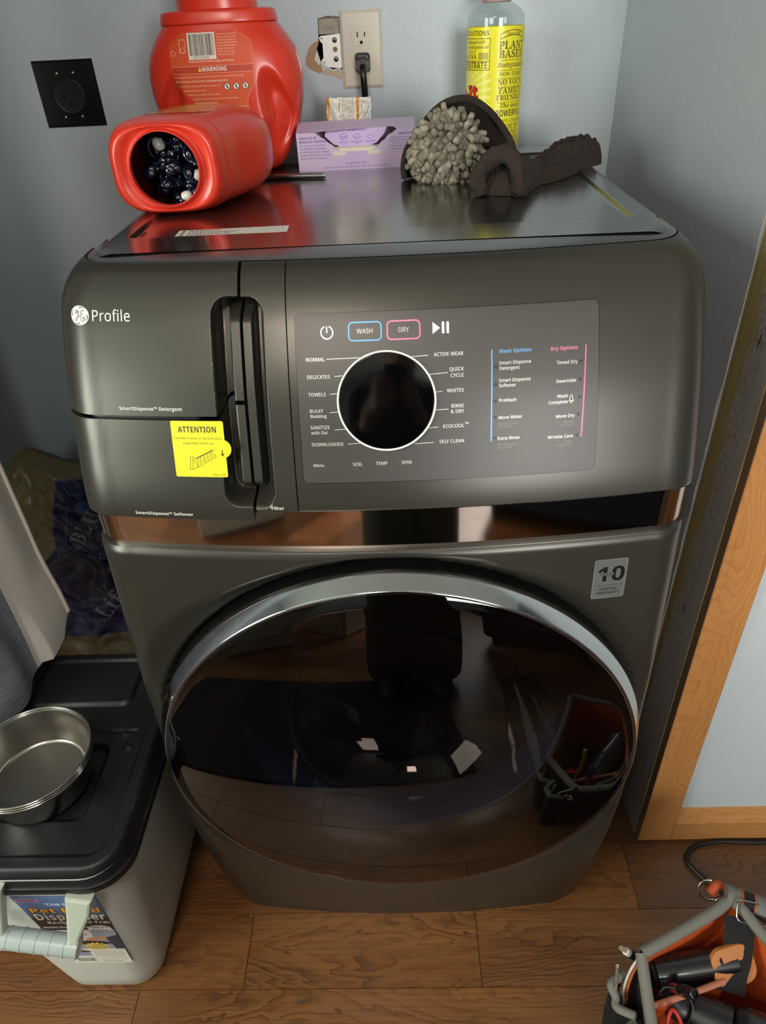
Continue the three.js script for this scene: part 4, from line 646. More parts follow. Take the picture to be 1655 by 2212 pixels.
{
  // pen
  const t = thing('pen', 'slim silver pen lying on the machine top before the lavender box', 'pen', [-0.135, TOP - 0.0002, -0.583]);
  t.rotation.y = -0.13 + 0.03;
  part('barrel', cyl(0.0042, 0.0042, 0.078, 20, 0.004, 0, 0, 'x'), std(0xa9a8a5, 0.2, 1), t); part('grip', cyl(0.0043, 0.0043, 0.03, 20, -0.05, 0, 0, 'x'), std(0x26231f, 0.4), t, 'dark grip'); part('nib', new THREE.ConeGeometry(0.0042, 0.014, 20).rotateZ(Math.PI / 2).translate(-0.072, 0, 0), std(0x8f8d88, 0.25, 1), t); part('end_cap', cyl(0.0036, 0.0036, 0.004, 18, 0.045, 0, 0, 'x'), std(0xe5e3de, 0.15, 1), t);
}
{
  // tall yellow bottle
  const t = thing('cleaner_bottle', 'tall clear bottle of yellow cleaner with a wordy yellow label', 'bottle', [0.191, TOP - 0.0044, -0.74]);
  const R0 = 0.0455;
  part('bottle_body', lathe([[0.0001, 0], [0.038, 0], [0.044, 0.004], [R0, 0.01], [R0, 0.196], [0.0445, 0.2], [0.04, 0.206], [0.03, 0.2135], [0.0195, 0.2185], [0.0185, 0.228]], 80), phys(0xeef2f2, 0.06, 0, { transmission: 1, thickness: 0, ior: 1.45 }), t, 'clear plastic body');
  part('cap', lathe([[0.0215, 0.2165], [0.0235, 0.218], [0.0235, 0.224], [0.0195, 0.227], [0.0185, 0.246], [0.0145, 0.25], [0.0001, 0.25]], 48), std(0xa08484, 0.4), t, 'dull pink cap');
  const LH = 0.179;
  const tex = canvasTex(1600, 1000, (g, w, h) => {
    // u runs round the bottle: the seam column with the long list is at 0.62..0.9
    g.fillStyle = '#e8dd2c'; g.fillRect(0, 0, w, h); const gr = g.createRadialGradient(430, 520, 20, 430, 520, 420); gr.addColorStop(0, '#f6f08a'); gr.addColorStop(1, '#d8d02a'); g.fillStyle = gr; g.fillRect(60, 330, 745, 430); g.fillStyle = 'rgba(240,236,140,.65)'; for (let k = 0; k < 36; k++) { const a = k / 36 * TAU; g.beginPath(); g.moveTo(430, 520); g.lineTo(430 + 600 * Math.cos(a), 520 + 600 * Math.sin(a)); g.lineTo(430 + 600 * Math.cos(a + 0.07), 520 + 600 * Math.sin(a + 0.07)); g.fill(); }
    g.fillStyle = '#e8dd2c'; g.fillRect(0, 0, 805, 330); g.fillRect(805, 0, 795, h); g.fillRect(0, 745, 805, 300);
    const ink = '#4d4a16'; g.fillStyle = ink; g.font = 'bold 50px sans-serif'; g.textAlign = 'right'; g.fillText('PURE ECO SOLUTIONS', 780, 62); g.strokeStyle = ink; g.lineWidth = 5; g.strokeRect(330, 84, 460, 236); g.font = 'italic bold 34px serif'; g.fillText('infused with', 745, 122); g.fillText('eucalyptus oil', 775, 158); g.font = '24px sans-serif'; g.fillText('MADE IN', 650, 190); g.font = 'bold 52px serif'; g.fillText('USA', 660, 236); for (let k = 0; k < 5; k++) g.fillRect(680, 192 + k * 10, 96, 5); g.font = 'italic bold 34px serif'; g.fillText('Quality', 520, 232); g.fillRect(330, 250, 460, 5); g.font = 'bold 74px sans-serif'; g.fillText('CONCENTRATE', 770, 310, 420);
    g.save(); g.translate(690, 545); g.rotate(-0.12); g.font = 'bold 150px sans-serif'; g.lineWidth = 16; g.strokeStyle = '#7c1512'; g.strokeText('Zip-It', 0, 0); g.fillStyle = '#e0261d'; g.fillText('Zip-It', 0, 0); g.restore();
    g.fillStyle = '#2a4a6a'; g.font = 'bold 40px sans-serif'; g.fillText('ALL PURPOSE', 730, 742); g.font = 'bold 54px sans-serif'; g.fillText('STAIN REMOVER', 770, 800); g.fillStyle = '#d2261d'; g.beginPath(); g.arc(690, 872, 44, 0, 7); g.fill(); g.fillStyle = '#e8dd2c'; g.fillRect(600, 920, 200, 80); g.strokeStyle = ink; g.lineWidth = 6; g.beginPath(); g.arc(730, 955, 34, 0, 7); g.stroke(); g.beginPath(); g.moveTo(706, 979); g.lineTo(754, 931); g.stroke();
    const cx = 1010; g.fillStyle = ink; g.textAlign = 'center'; const rows = [['bold 82', 'PLANT', 168, 'serif'], ['bold 82', 'BASED', 234, 'serif'], ['italic bold 54', 'Biodegradable', 306, 'serif'], ['bold 44', 'NON-TOXIC', 372, 'serif'], ['bold 58', 'NO VOC\u2019S', 440, 'serif'], ['bold 64', 'FAMILY', 510, 'serif'], ['bold 58', 'FRIENDLY', 562, 'serif'], ['italic bold 50', 'The most', 622, 'serif'], ['bold 76', 'POWERFUL', 692, 'sans-serif'], ['italic 50', 'green cleaner', 742, 'serif'], ['bold 46', 'MADE IN', 798, 'serif'], ['bold 56', 'SUNNY', 846, 'serif'], ['bold 52', 'FLORIDA', 892, 'serif'], ['italic bold 56', 'The End', 944, 'serif'], ['bold 64', 'OF STAINS', 996, 'sans-serif']];
    for (const [f, s, y, fam] of rows) { g.font = f.replace(/(\d+)$/, '$1px ') + fam; g.fillText(s, cx, y, 300); } for (const y of [250, 326, 388, 456, 578, 756, 906]) g.fillRect(cx - 140, y, 280, 4);
    g.strokeStyle = ink; g.lineWidth = 6; g.beginPath(); g.moveTo(880, 60); g.bezierCurveTo(950, 20, 1070, 20, 1140, 60); g.lineTo(1140, 96); g.bezierCurveTo(1070, 56, 950, 56, 880, 96); g.closePath(); g.stroke(); g.font = 'italic bold 30px serif'; g.fillText('Since 1985', cx, 66); g.font = '30px serif';
    g.fillRect(1190, 0, 4, h);
  });
  // label angle 0 faces the viewer; u = 0.62 at the right
  part('label', grid(96, 1, (u, v) => { const a = u * TAU; return [(R0 + 0.0004) * Math.sin(a), 0.0065 + LH * v, (R0 + 0.0004) * Math.cos(a), u + 0.54, v]; }), std(0xffffff, 0.32, 0, { map: (() => { tex.wrapS = THREE.RepeatWrapping; return tex; })() }), t, 'yellow label with a column of old-style lettering');
}
// ---------------------------------------------------------------- duster and brown cloths
const fuzz = dataTex(256, 256, (u, v) => 0.5 + 0.35 * tile(u, v, 60, 60, 31) + 0.3 * tile(u, v, 20, 20, 33));
{
  const brown = std(0x2b2019, 0.95, 0, { bumpMap: fuzz, bumpScale: 0.0015 });
  const t = thing('chenille_duster', 'grey chenille noodle duster mitt with a dark brown cloth back', 'duster', [0.113, TOP - 0.0044, -0.535]);
  // arched brown back, spreading at its feet
  const back = grid(64, 30, (u, v) => {
    const a = lerp(Math.PI * 1.02, -0.02, u), r = v, bulge = Math.cos(v * Math.PI / 2);
    const flare = 1 + 0.34 * Math.pow(Math.abs(Math.cos(a)), 6) * smooth(0.0, 0.4, v);
    const x = 0.064 * flare * Math.cos(a) * (0.25 + 0.75 * v) * (1 + 0.05 * noise.noise(a * 2, v * 3, 1)), y = Math.max(0.0006, 0.102 * Math.pow(Math.max(0, Math.sin(a)), 0.75) * (0.3 + 0.7 * v) + 0.004 * noise.noise(a * 3, v * 4, 5) + 0.0006);
    return [x + 0.006, y, -0.03 + 0.035 * v * v + 0.006 * noise.noise(a * 2, v * 2, 8) - 0.01 * bulge, u * 3, v];
  });
  const bk2 = back.clone(); bk2.index.array.reverse(); bk2.computeVertexNormals(); const bp = bk2.attributes.position; for (let i = 0; i < bp.count; i++) bp.setZ(i, bp.getZ(i) - 0.007);
  part('cloth_back', merge([back, bk2]), brown, t, 'dark brown cloth back');
  part('cloth_hem', tube([...Array(25)].map((_, k) => { const a = lerp(Math.PI * 1.02, -0.02, k / 24), fl = 1 + 0.34 * Math.pow(Math.abs(Math.cos(a)), 6); return [0.064 * fl * Math.cos(a) * (1 + 0.05 * noise.noise(a * 2, 3, 1)) + 0.006, Math.max(0.004, 0.102 * Math.pow(Math.max(0, Math.sin(a)), 0.75) + 0.003), 0.004 + 0.006 * noise.noise(a * 2, 2, 8)]; }), 0.005, 80, 10), brown, t);
  // the core and its noodles
  const core = part('noodle_core', new THREE.SphereGeometry(1, 40, 24).scale(0.044, 0.04, 0.028).translate(-0.012, 0.043, 0.014), std(0x77705f, 1, 0), t);
  const grey = [0x9c9484, 0x8f8778, 0xa59d8d].map((c) => std(c, 0.95, 0, { bumpMap: fuzz, bumpScale: 0.0012 }));
  const noodle = [0, 1, 2].map((k) => { const c = [0.003, -0.004, 0.006][k]; return tube([[0, 0, 0], [c * 0.5, 0.008, 0.001], [c, 0.0155, -0.001], [c * 1.6, 0.021, 0.001]], (v) => 0.0041 * (1 + 0.1 * Math.sin(v * 9 + k)), 8, 9); });
  const R = rng(9);
  let n = 0;
  for (let k = 0; k < 260 && n < 215; k++) {
    const f = (k + 0.5) / 260, th = k * 2.39996, ct = 1 - 1.2 * f, st = Math.sqrt(1 - ct * ct);
    const d = V(st * Math.cos(th), st * Math.sin(th), ct), p = V(-0.012 + 0.042 * d.x, 0.041 + 0.036 * d.y, 0.014 + 0.026 * d.z);
    if (p.y < 0.008) continue;
    const up = smooth(0.05, 0.08, p.y), dir = V(d.x * 0.75 - 0.25, d.y * 0.7 - 0.85 * (1 - up), d.z * 0.6 + 0.22).normalize(); dir.x += (R() - 0.5) * 0.35; dir.y += (R() - 0.5) * 0.3; dir.z += (R() - 0.5) * 0.2; dir.normalize();
    const end = p.y + dir.y * 0.021; if (end < 0.0045) { dir.y = (0.0045 - p.y) / 0.021; dir.normalize(); }
    const m = part('noodle', noodle[k % 3], grey[Math.floor(R() * 3)], t); m.position.copy(p); m.quaternion.setFromUnitVectors(V(0, 1, 0), dir); m.rotateY(R() * 6); m.scale.setScalar(0.88 + 0.22 * R()); n++;
  }
}
{
  const brown = std(0x2c211b, 0.97, 0, { bumpMap: fuzz, bumpScale: 0.0015 });
  const t = thing('brown_cloth', 'twisted dark brown fleece cloth lying at the right rear of the machine top', 'cloth', [0.2, TOP - 0.0044, -0.45]);
  const lump = (pts, r, seed, seg = 60, sides = 40) => { const g = tube(pts, r, seg, sides, true); const p = g.attributes.position; for (let i = 0; i < p.count; i++) { const x = p.getX(i), y = p.getY(i), z = p.getZ(i), k = 0.004 * noise.noise(x * 55 + seed, y * 55, z * 55) + 0.0016 * noise.noise(x * 150, y * 150, z * 150 + seed); const f = 1 + k * 12; p.setXYZ(i, x + k * Math.sin(y * 90), Math.max(0.0004, y + k), z + k); } const m = mergeVertices(new THREE.BufferGeometry().setAttribute('position', p), 1e-5); m.computeVertexNormals(); const pp = m.attributes.position, uv = new Float32Array(pp.count * 2); for (let i = 0; i < pp.count; i++) { uv[2 * i] = pp.getX(i) * 12 + pp.getZ(i) * 5; uv[2 * i + 1] = pp.getY(i) * 12 + pp.getZ(i) * 9; } m.setAttribute('uv', new THREE.BufferAttribute(uv, 2)); return m; };
  // crumpled length of fleece: s runs along it, w across
  const path = new THREE.CatmullRomCurve3([[-0.036, 0, 0.062], [-0.026, 0, 0.03], [-0.004, 0, -0.004], [0.03, 0, -0.045], [0.07, 0, -0.095], [0.108, 0, -0.14], [0.13, 0, -0.166]].map((p) => V(...p)));
  const drape = (off, lift, wk, hk, s0, s1, seed, name, label) => part(name, grid(90, 60, (u, v) => {
    const s = lerp(s0, s1, u), w = (v * 2 - 1), c = path.getPointAt(s), t = path.getTangentAt(s), nx = -t.z, nz = t.x, cap = Math.sqrt(clamp(Math.min((s - s0) / 0.16, (s1 - s) / 0.03 + 0.05), 0.0001, 1));
    const Wd = wk(s) * (0.35 + 0.65 * cap), H = hk(s) * cap, groove = 0.3 * Math.exp(-Math.pow((w - 0.15 - 0.4 * Math.sin(s * 5 + seed)) / 0.14, 2)) + 0.2 * Math.exp(-Math.pow((w + 0.5 + 0.3 * Math.sin(s * 7 + seed)) / 0.12, 2)), fold = 0.16 * Math.abs(noise.noise(s * 9 + seed, w * 2.2, 4)) + 0.1 * noise.noise(s * 22, w * 5, seed);
    const y = H * Math.pow(Math.max(0, 1 - Math.pow(Math.abs(w), 2.8)), 0.5) * (1 - groove * 0.6 - fold) + lift, ov = 1 + 0.1 * noise.noise(s * 8, w, seed + 3);
    return [c.x + nx * (w * Wd * ov + off), Math.max(0.0005, y), c.z + nz * (w * Wd * ov + off), s * 4, v * 2]; }), brown, t, label);
  drape(0, 0, (s) => 0.036 - 0.008 * Math.sin(s * 3.1) + 0.004 * Math.sin(s * 12), (s) => 0.05 - 0.022 * smooth(0.1, 0.45, s) + 0.014 * smooth(0.5, 0.75, s), 0, 1, 2, 'cloth_body');
  drape(-0.008, 0, (s) => 0.03, (s) => 0.066 - 0.03 * smooth(0.1, 0.34, s), 0.02, 0.36, 6, 'cloth_front_fold', 'bunched front fold');
  part('cloth_roll', lump([[-0.062, 0.006, 0.05], [-0.066, 0.024, 0.056], [-0.056, 0.044, 0.058], [-0.036, 0.05, 0.062], [-0.02, 0.04, 0.07], [-0.012, 0.02, 0.07], [-0.012, 0.006, 0.066]], (v, a) => 0.011 * (1 + 0.15 * Math.sin(v * 14 + a)), 8, 70, 20), brown, t, 'rolled lip of the cloth');
  drape(0.016, 0, (s) => 0.02, (s) => 0.032 + 0.006 * Math.sin(s * 9), 0.3, 0.8, 11, 'cloth_side_fold');
}

// ---------------------------------------------------------------- pet food bin, bowls, bag, curtain
const sdRR = (x, z, hx, hz, r) => { const dx = Math.abs(x) - hx + r, dz = Math.abs(z) - hz + r; return Math.hypot(Math.max(dx, 0), Math.max(dz, 0)) + Math.min(Math.max(dx, dz), 0) - r; };
{
  const t = thing('pet_food_bin', 'translucent white plastic pet food bin with a black hinged lid beside the machine', 'food bin', [-0.522, 0, -0.05]);
  const milky = phys(0xc9cdc6, 0.42, 0, { transmission: 0.0, clearcoat: 0.2, clearcoatRoughness: 0.4 });
  M.handle = phys(0xc3cbbd, 0.35, 0, { clearcoat: 0.3 });
  // body: rounded sections from foot to mouth
  const keys = [[0.0, 0.06, 0.135, 0.03, 0.0], [0.003, 0.076, 0.152, 0.04, 0.0], [0.012, 0.086, 0.163, 0.045, 0.0], [0.05, 0.0915, 0.168, 0.05, 0], [0.2, 0.108, 0.18, 0.05, 0], [0.35, 0.124, 0.19, 0.05, 0], [0.395, 0.129, 0.194, 0.05, 0], [0.402, 0.136, 0.201, 0.052, 0], [0.45, 0.139, 0.204, 0.052, 0]];
  const ringRR = (hx, hz, r, n = 24) => { const o = []; for (let c = 0; c < 4; c++) for (let k = 0; k <= n / 4; k++) { const a = c * Math.PI / 2 + k / (n / 4) * Math.PI / 2, sx = c === 0 || c === 3 ? 1 : -1, sz = c < 2 ? 1 : -1; o.push([sx * (hx - r) + r * Math.cos(a), sz * (hz - r) + r * Math.sin(a)]); } o.push(o[0]); return o; };
  const R2 = keys.map((k) => ringRR(k[1], k[2], k[3], 32));
  part('bin_body', grid(R2[0].length - 1, keys.length - 1, (u, v, i, j) => { const q = R2[j][R2[j].length - 1 - i]; return [q[0], keys[j][0], q[1], u * 3, v]; }, true), milky, t, 'milky translucent tapering body');
  part('bin_floor', new THREE.ShapeGeometry(rrect(0.12, 0.27, 0.03)).rotateX(-Math.PI / 2).translate(0, 0.001, 0), milky, t);
  // label on the front face
  const frontZ = (y) => { let k = 0; while (k < keys.length - 2 && keys[k + 1][0] < y) k++; const s = (y - keys[k][0]) / (keys[k + 1][0] - keys[k][0]); return lerp(keys[k][2], keys[k + 1][2], s); };
  const tex = canvasTex(640, 1640, (g, w, h) => {
    g.fillStyle = '#e4e0d6'; g.fillRect(0, 0, w, h);
    const gr = g.createLinearGradient(0, 0, 0, 560); gr.addColorStop(0, '#5b76a8'); gr.addColorStop(1, '#3f5684'); g.fillStyle = gr; g.fillRect(0, 0, w, 560); g.fillStyle = '#15161c'; g.fillRect(0, 470, w, 300);
    g.fillStyle = '#d8343c'; g.font = 'bold 64px sans-serif'; g.fillText('KIPPER', 24, 120, 150); g.strokeStyle = '#e8e4da'; g.lineWidth = 4; g.strokeRect(16, 66, 164, 66);
    g.textAlign = 'center'; g.fillStyle = '#dfe3ea'; g.font = 'bold 70px sans-serif'; g.fillText('\u201cClub Size\u201d', 330, 210, 260);
    const T = (s, x, y, px, fill) => { g.font = `bold ${px}px sans-serif`; g.lineWidth = 18; g.strokeStyle = '#15161c'; g.strokeText(s, x, y, 600); g.fillStyle = fill; g.fillText(s, x, y, 600); }; T('Pet Food', 330, 370, 140, '#f0a92c'); T('Dispenser', 330, 530, 190, '#f3efe6'); T('Keeps Food Fresh', 400, 620, 84, '#f3efe6');
    g.fillStyle = '#e9e5da'; g.font = 'bold 54px sans-serif'; g.fillText('Includes Measuring Scoop', 230, 720, 400); g.beginPath(); g.ellipse(520, 745, 105, 80, 0, 0, 7); g.fill(); g.fillStyle = '#1b1b20'; g.font = 'bold 46px sans-serif'; g.fillText('Holds up to', 520, 730, 160); g.fillText('50 lb bags', 520, 790, 160);
    g.fillStyle = '#8f97a5'; g.fillRect(0, 780, w, 470); g.fillStyle = '#d9d2c6'; g.fillRect(150, 790, 260, 260); g.fillStyle = '#b3452f'; g.font = 'bold 60px sans-serif'; g.fillText('Food', 300, 900); g.fillStyle = '#c98d74'; g.beginPath(); g.ellipse(430, 990, 120, 50, -0.3, 0, 7); g.fill(); g.fillStyle = '#27304d'; g.beginPath(); g.moveTo(520, 960); g.lineTo(640, 900); g.lineTo(640, 1250); g.lineTo(560, 1250); g.fill(); g.fillStyle = '#1a181a'; g.beginPath(); g.ellipse(330, 1085, 220, 46, 0.06, 0, 7); g.fill();
    g.save(); g.translate(380, 1190); g.fillStyle = '#e6c85a'; g.beginPath(); for (let k = 0; k < 28; k++) { const r = k % 2 ? 80 : 118, a = k / 28 * TAU; g.lineTo(r * Math.cos(a) * 1.1, r * Math.sin(a)); } g.fill(); g.fillStyle = '#1c1a18'; g.font = 'bold 46px sans-serif'; g.fillText('LOCKS', 0, -20); g.fillText('FOOD IN', 0, 30); g.fillText('FRESH', 0, 76); g.restore();
    g.fillStyle = '#e4e0d6'; g.fillRect(0, 1255, w, 400); g.fillStyle = '#4d2f22'; g.beginPath(); g.ellipse(150, 1300, 130, 34, 0.2, 0, 7); g.fill(); g.fillStyle = '#8d93b5'; g.fillRect(60, 1345, 200, 90); g.fillStyle = '#3a3836'; g.textAlign = 'left'; g.font = '32px sans-serif'; ['Van sized bin for dry pet food.', 'The snug lid keeps food fresh,', 'clean and dry. The wide mouth', 'makes scooping easy. Wash by', 'hand with mild soap and water.'].forEach((s, k) => g.fillText(s.replace('Van sized', 'Large'), 290, 1300 + k * 36, 330)); g.fillRect(0, 1480, w, 4);
    const r = rng(3); for (let x = 60; x < 260;) { const k = 3 + r() * 8; g.fillRect(x, 1500, k, 90); x += k + 3 + r() * 7; } g.font = '30px sans-serif'; g.fillText('Keep out of reach of pets', 330, 1540, 280); g.font = 'bold 34px sans-serif'; g.fillText('Made in USA', 330, 1600, 280);
  });
  part('label', grid(8, 24, (u, v) => { const y = lerp(0.128, 0.385, v), x = lerp(lerp(-0.022, -0.035, v), lerp(0.073, 0.087, v), u); return [x, y, frontZ(y) + 0.0008, u, v]; }), std(0xffffff, 0.4, 0, { map: tex }), t, 'tall printed paper label on the front');
  // carrying handle
  const arm = (s) => { const sh = [[-0.02, 0.004], [0.016, 0.004], [0.014, -0.026], [0.0, -0.08], [-0.003, -0.128], [-0.01, -0.134], [-0.0175, -0.126], [-0.0175, -0.08], [-0.0185, -0.03]].map(([a, b]) => [s * a, b]); if (s < 0) sh.reverse(); return extrude(sh, 0.02, 0.004); };
  const hg = new THREE.Group(); hg.name = 'carry_handle'; hg.position.set(0.025, 0.43, 0.2); hg.rotation.set(-0.16, 0, -0.22); t.add(hg);
  part('handle_arm', arm(1).translate(0.062, 0, 0), M.handle, hg); part('handle_arm', arm(-1).translate(-0.062, 0, 0), M.handle, hg);
  const ribs = [cyl(0.0155, 0.0155, 0.118, 28, 0, -0.108, 0.012, 'x')]; for (const x of [-0.04, -0.02, 0, 0.02, 0.04]) ribs.push(cyl(0.0162, 0.0162, 0.002, 28, x, -0.108, 0.012, 'x'));
  part('handle_grip', merge(ribs), phys(0xa9b4b3, 0.3, 0, { clearcoat: 0.4 }), hg, 'ribbed grip bar'); part('grip_shadow_strip', rbox(0.112, 0.008, 0.014, 0.003, -0.004, -0.1245, 0.008), std(0x151515, 0.5), hg, 'black strip standing in for shade under the grip');  // black strip below the bar paints in the shade beneath the grip
  // lid
  const blk = std(0x17171a, 0.42);
  const LX = 0.148, LZ = 0.21, LR = 0.06;
  const hgt = (x, z) => {
    const d = -sdRR(x, z, LX, LZ, LR); let y = 0.462 - 0.028 * Math.pow(1 - smooth(0, 0.02, d), 2);
    y -= 0.005 * smooth(0.03, 0.036, d);                                             // flat inside the rolled rim
    const fp = -sdRR(x + 0.015, z - 0.0585, 0.084, 0.0665, 0.02); y -= 0.008 * smooth(0.001, 0.007, fp); // sunken front panel
    const bpn = -sdRR(x + 0.015, z + 0.1385, 0.089, 0.056, 0.018); y += 0.006 * smooth(-0.002, 0.005, bpn); // raised rear panel
    y -= 0.004 * (1 - smooth(0.001, 0.004, Math.abs(z + 0.031))) * (Math.abs(x) < 0.1 ? 1 : 0);   // hinge line
    for (const [a, b] of [[0.082, -0.026], [0.095, 0.0]]) y += 0.004 * Math.exp(-(Math.pow((x - a) / 0.007, 2) + Math.pow((z - b) / 0.006, 2)));
    return y;
  };
  const N = 130, Mz = 180;
  const square2rr = (u, v) => { // map the unit square onto the rounded rectangle
    const a = u * 2 - 1, b = v * 2 - 1; let x = a * LX, z = b * LZ; const ez = Math.abs(z) - (LZ - LR); if (ez > 0) { const w = LX - LR + Math.sqrt(Math.max(0, LR * LR - ez * ez)); x = a * w; } return [x, z]; };
  const lid = part('lid', grid(N, Mz, (u, v) => { const e = (q) => 0.5 - 0.5 * Math.cos(q * Math.PI) * (1) * 0.35 - 0.5 * (1 - 2 * q) * 0.65; const [x, z] = square2rr(e(u), 1 - e(v)); return [x, hgt(x, z), z, x * 6, z * 6]; }), blk, t, 'black lid with a sunken front panel and a raised rear panel');
  const skirtPts = ringRR(LX, LZ, LR, 48);
  part('lid_skirt', grid(skirtPts.length - 1, 3, (u, v, i, j) => { const q = skirtPts[skirtPts.length - 1 - i], k = [[0.995, 0.425], [1.004, 0.423], [1.004, 0.43], [1.0, 0.4345]][j]; return [q[0] * k[0], k[1], q[1] * k[0]]; }, true), blk, lid);
}
{
  const steel = std(0xb3afa8, 0.2, 1), inner = std(0xa8a49c, 0.28, 1), bottom = std(0x84807a, 0.45, 0.9);
  const labs = ['uppermost steel dog bowl of the nested stack, its empty inside in view', 'middle steel dog bowl of the nested stack, only its thin rim showing', 'lowest steel dog bowl of the stack, touching the black lid'];
  const mk = (k) => { const t = thing('dog_bowl', labs[k], 'bowl', [-0.537, 0.4565 - 0.0 + (2 - k) * 0.0045, 0.012], 'nested steel dog bowls');
    const o = [[0.0001, 0.0], [0.06, 0.0], [0.067, 0.0015], [0.0695, 0.006], [0.083, 0.058], [0.0855, 0.0615]];
    part('bowl_wall', lathe(o, 96), steel, t); part('bowl_inside', lathe([[0.0838, 0.0615], [0.081, 0.057], [0.0685, 0.0095], [0.0665, 0.006], [0.063, 0.0047]], 96), inner, t, 'polished inner wall'); part('bowl_bottom', lathe([[0.0632, 0.0047], [0.03, 0.0042], [0.0001, 0.004]], 96), bottom, t, 'dull scuffed bottom'); part('rolled_rim', new THREE.TorusGeometry(0.086, 0.0021, 12, 120).rotateX(Math.PI / 2).translate(0, 0.0618, 0), steel, t); return t; };
  for (const k of [2, 1, 0]) mk(k);
}
{
  // big sack of dog food standing against the back wall
  const t = thing('dog_food_bag', 'large crumpled blue and tan dog food sack standing against the wall behind the bin', 'sack', [-0.66, 0, -0.665]);
  t.rotation.set(-0.06, 0.06, 0, 'YXZ');
  const X0 = -0.245, X1 = 0.235, H = 0.7;
  const tex = canvasTex(1024, 1480, (g, w, h) => {
    const X = (x) => (x - X0) / (X1 - X0) * w, Y = (y) => (1 - y / H) * h, S = w / (X1 - X0);
    g.fillStyle = '#7a6c46'; g.fillRect(0, 0, w, h); const r = rng(8); for (let k = 0; k < 220; k++) { g.fillStyle = `rgba(${110 + r() * 60},${100 + r() * 40},60,.13)`; g.fillRect(r() * w, r() * h, 30 + r() * 140, 6 + r() * 30); }
    g.fillStyle = '#0b1342'; g.beginPath(); g.moveTo(X(-0.2), Y(0.36)); g.bezierCurveTo(X(-0.14), Y(0.4), X(-0.11), Y(0.42), X(-0.08), Y(0.47)); g.lineTo(X(-0.06), Y(0.56)); g.lineTo(X(0.24), Y(0.55)); g.lineTo(X(0.24), Y(0.16)); g.lineTo(X(-0.2), Y(0.14)); g.fill();
    g.fillStyle = '#5a4a35'; g.fillRect(0, Y(0.16), w, h);
    g.fillStyle = '#0f1c4a'; g.beginPath(); const bx = [[-0.085, 0.585], [0.06, 0.565], [0.04, 0.39], [-0.115, 0.4]]; bx.forEach(([x, y], k) => (k ? g.lineTo(X(x), Y(y)) : g.moveTo(X(x), Y(y)))); g.fill(); g.strokeStyle = '#3f5590'; g.lineWidth = 7; g.setLineDash([12, 10]); g.closePath(); g.stroke(); g.setLineDash([]); g.lineWidth = 5; g.beginPath(); [[-0.06, 0.555], [0.04, 0.54], [0.025, 0.42], [-0.085, 0.43]].forEach(([x, y], k) => (k ? g.lineTo(X(x), Y(y)) : g.moveTo(X(x), Y(y)))); g.closePath(); g.stroke(); g.fillStyle = '#2d4f96'; g.beginPath(); g.ellipse(X(-0.035), Y(0.525), 34, 30, 0.3, 0, 7); g.fill();
    const T = (s, x, y, a, px, c) => { g.save(); g.translate(X(x), Y(y)); g.rotate(-a); g.font = `bold ${px}px serif`; g.textAlign = 'center'; g.fillStyle = c; g.fillText(s, 0, 0); g.restore(); };
    T('BLUE', -0.015, 0.475, 0.98, 0.046 * S, '#8d90a4'); T('The Natural Food', 0.012, 0.465, 0.98, 0.01 * S, '#6f748e'); T('Life', -0.01, 0.25, 0.8, 0.055 * S, '#7d8198'); T('Protection', 0.035, 0.235, 0.8, 0.02 * S, '#5f658a'); T('Natural', -0.13, 0.47, 0.75, 0.02 * S, '#5f4f33');
  });
  const topAt = (x) => 0.622 + 0.02 * Math.sin(x * 30) - 0.16 * smooth(-0.07, 0.12, x) - 0.05 * smooth(-0.14, -0.245, x);
  const face = (sg) => grid(80, 100, (u, v) => { const x = lerp(X0, X1, u), y = topAt(x) * v, b = v * 2 - 1, a = u * 2 - 1, e = Math.sqrt(Math.max(0, (1 - Math.pow(Math.abs(a), 5)) * (1 - Math.pow(Math.abs(b), 7)))), cr = 0.014 * noise.noise(a * 3, b * 4, sg) + 0.011 * Math.abs(noise.noise(a * 5 + 3, b * 7, sg * 2)) + 0.02 * smooth(0.55, 0.9, v) * Math.abs(noise.noise(a * 4 + 7, b * 6 + a * 3, 3)); return [x + 0.012 * noise.noise(b * 3, 1, 2), y, sg * 0.07 * e + cr * e, sg > 0 ? u : 1 - u, y / H]; });
  part('sack_front', face(1), phys(0xffffff, 0.4, 0, { map: tex, clearcoat: 0.2 }), t); const b = face(-1); b.index.array.reverse(); b.computeVertexNormals(); part('sack_back', b, std(0x5d5a45, 0.5), t);
}
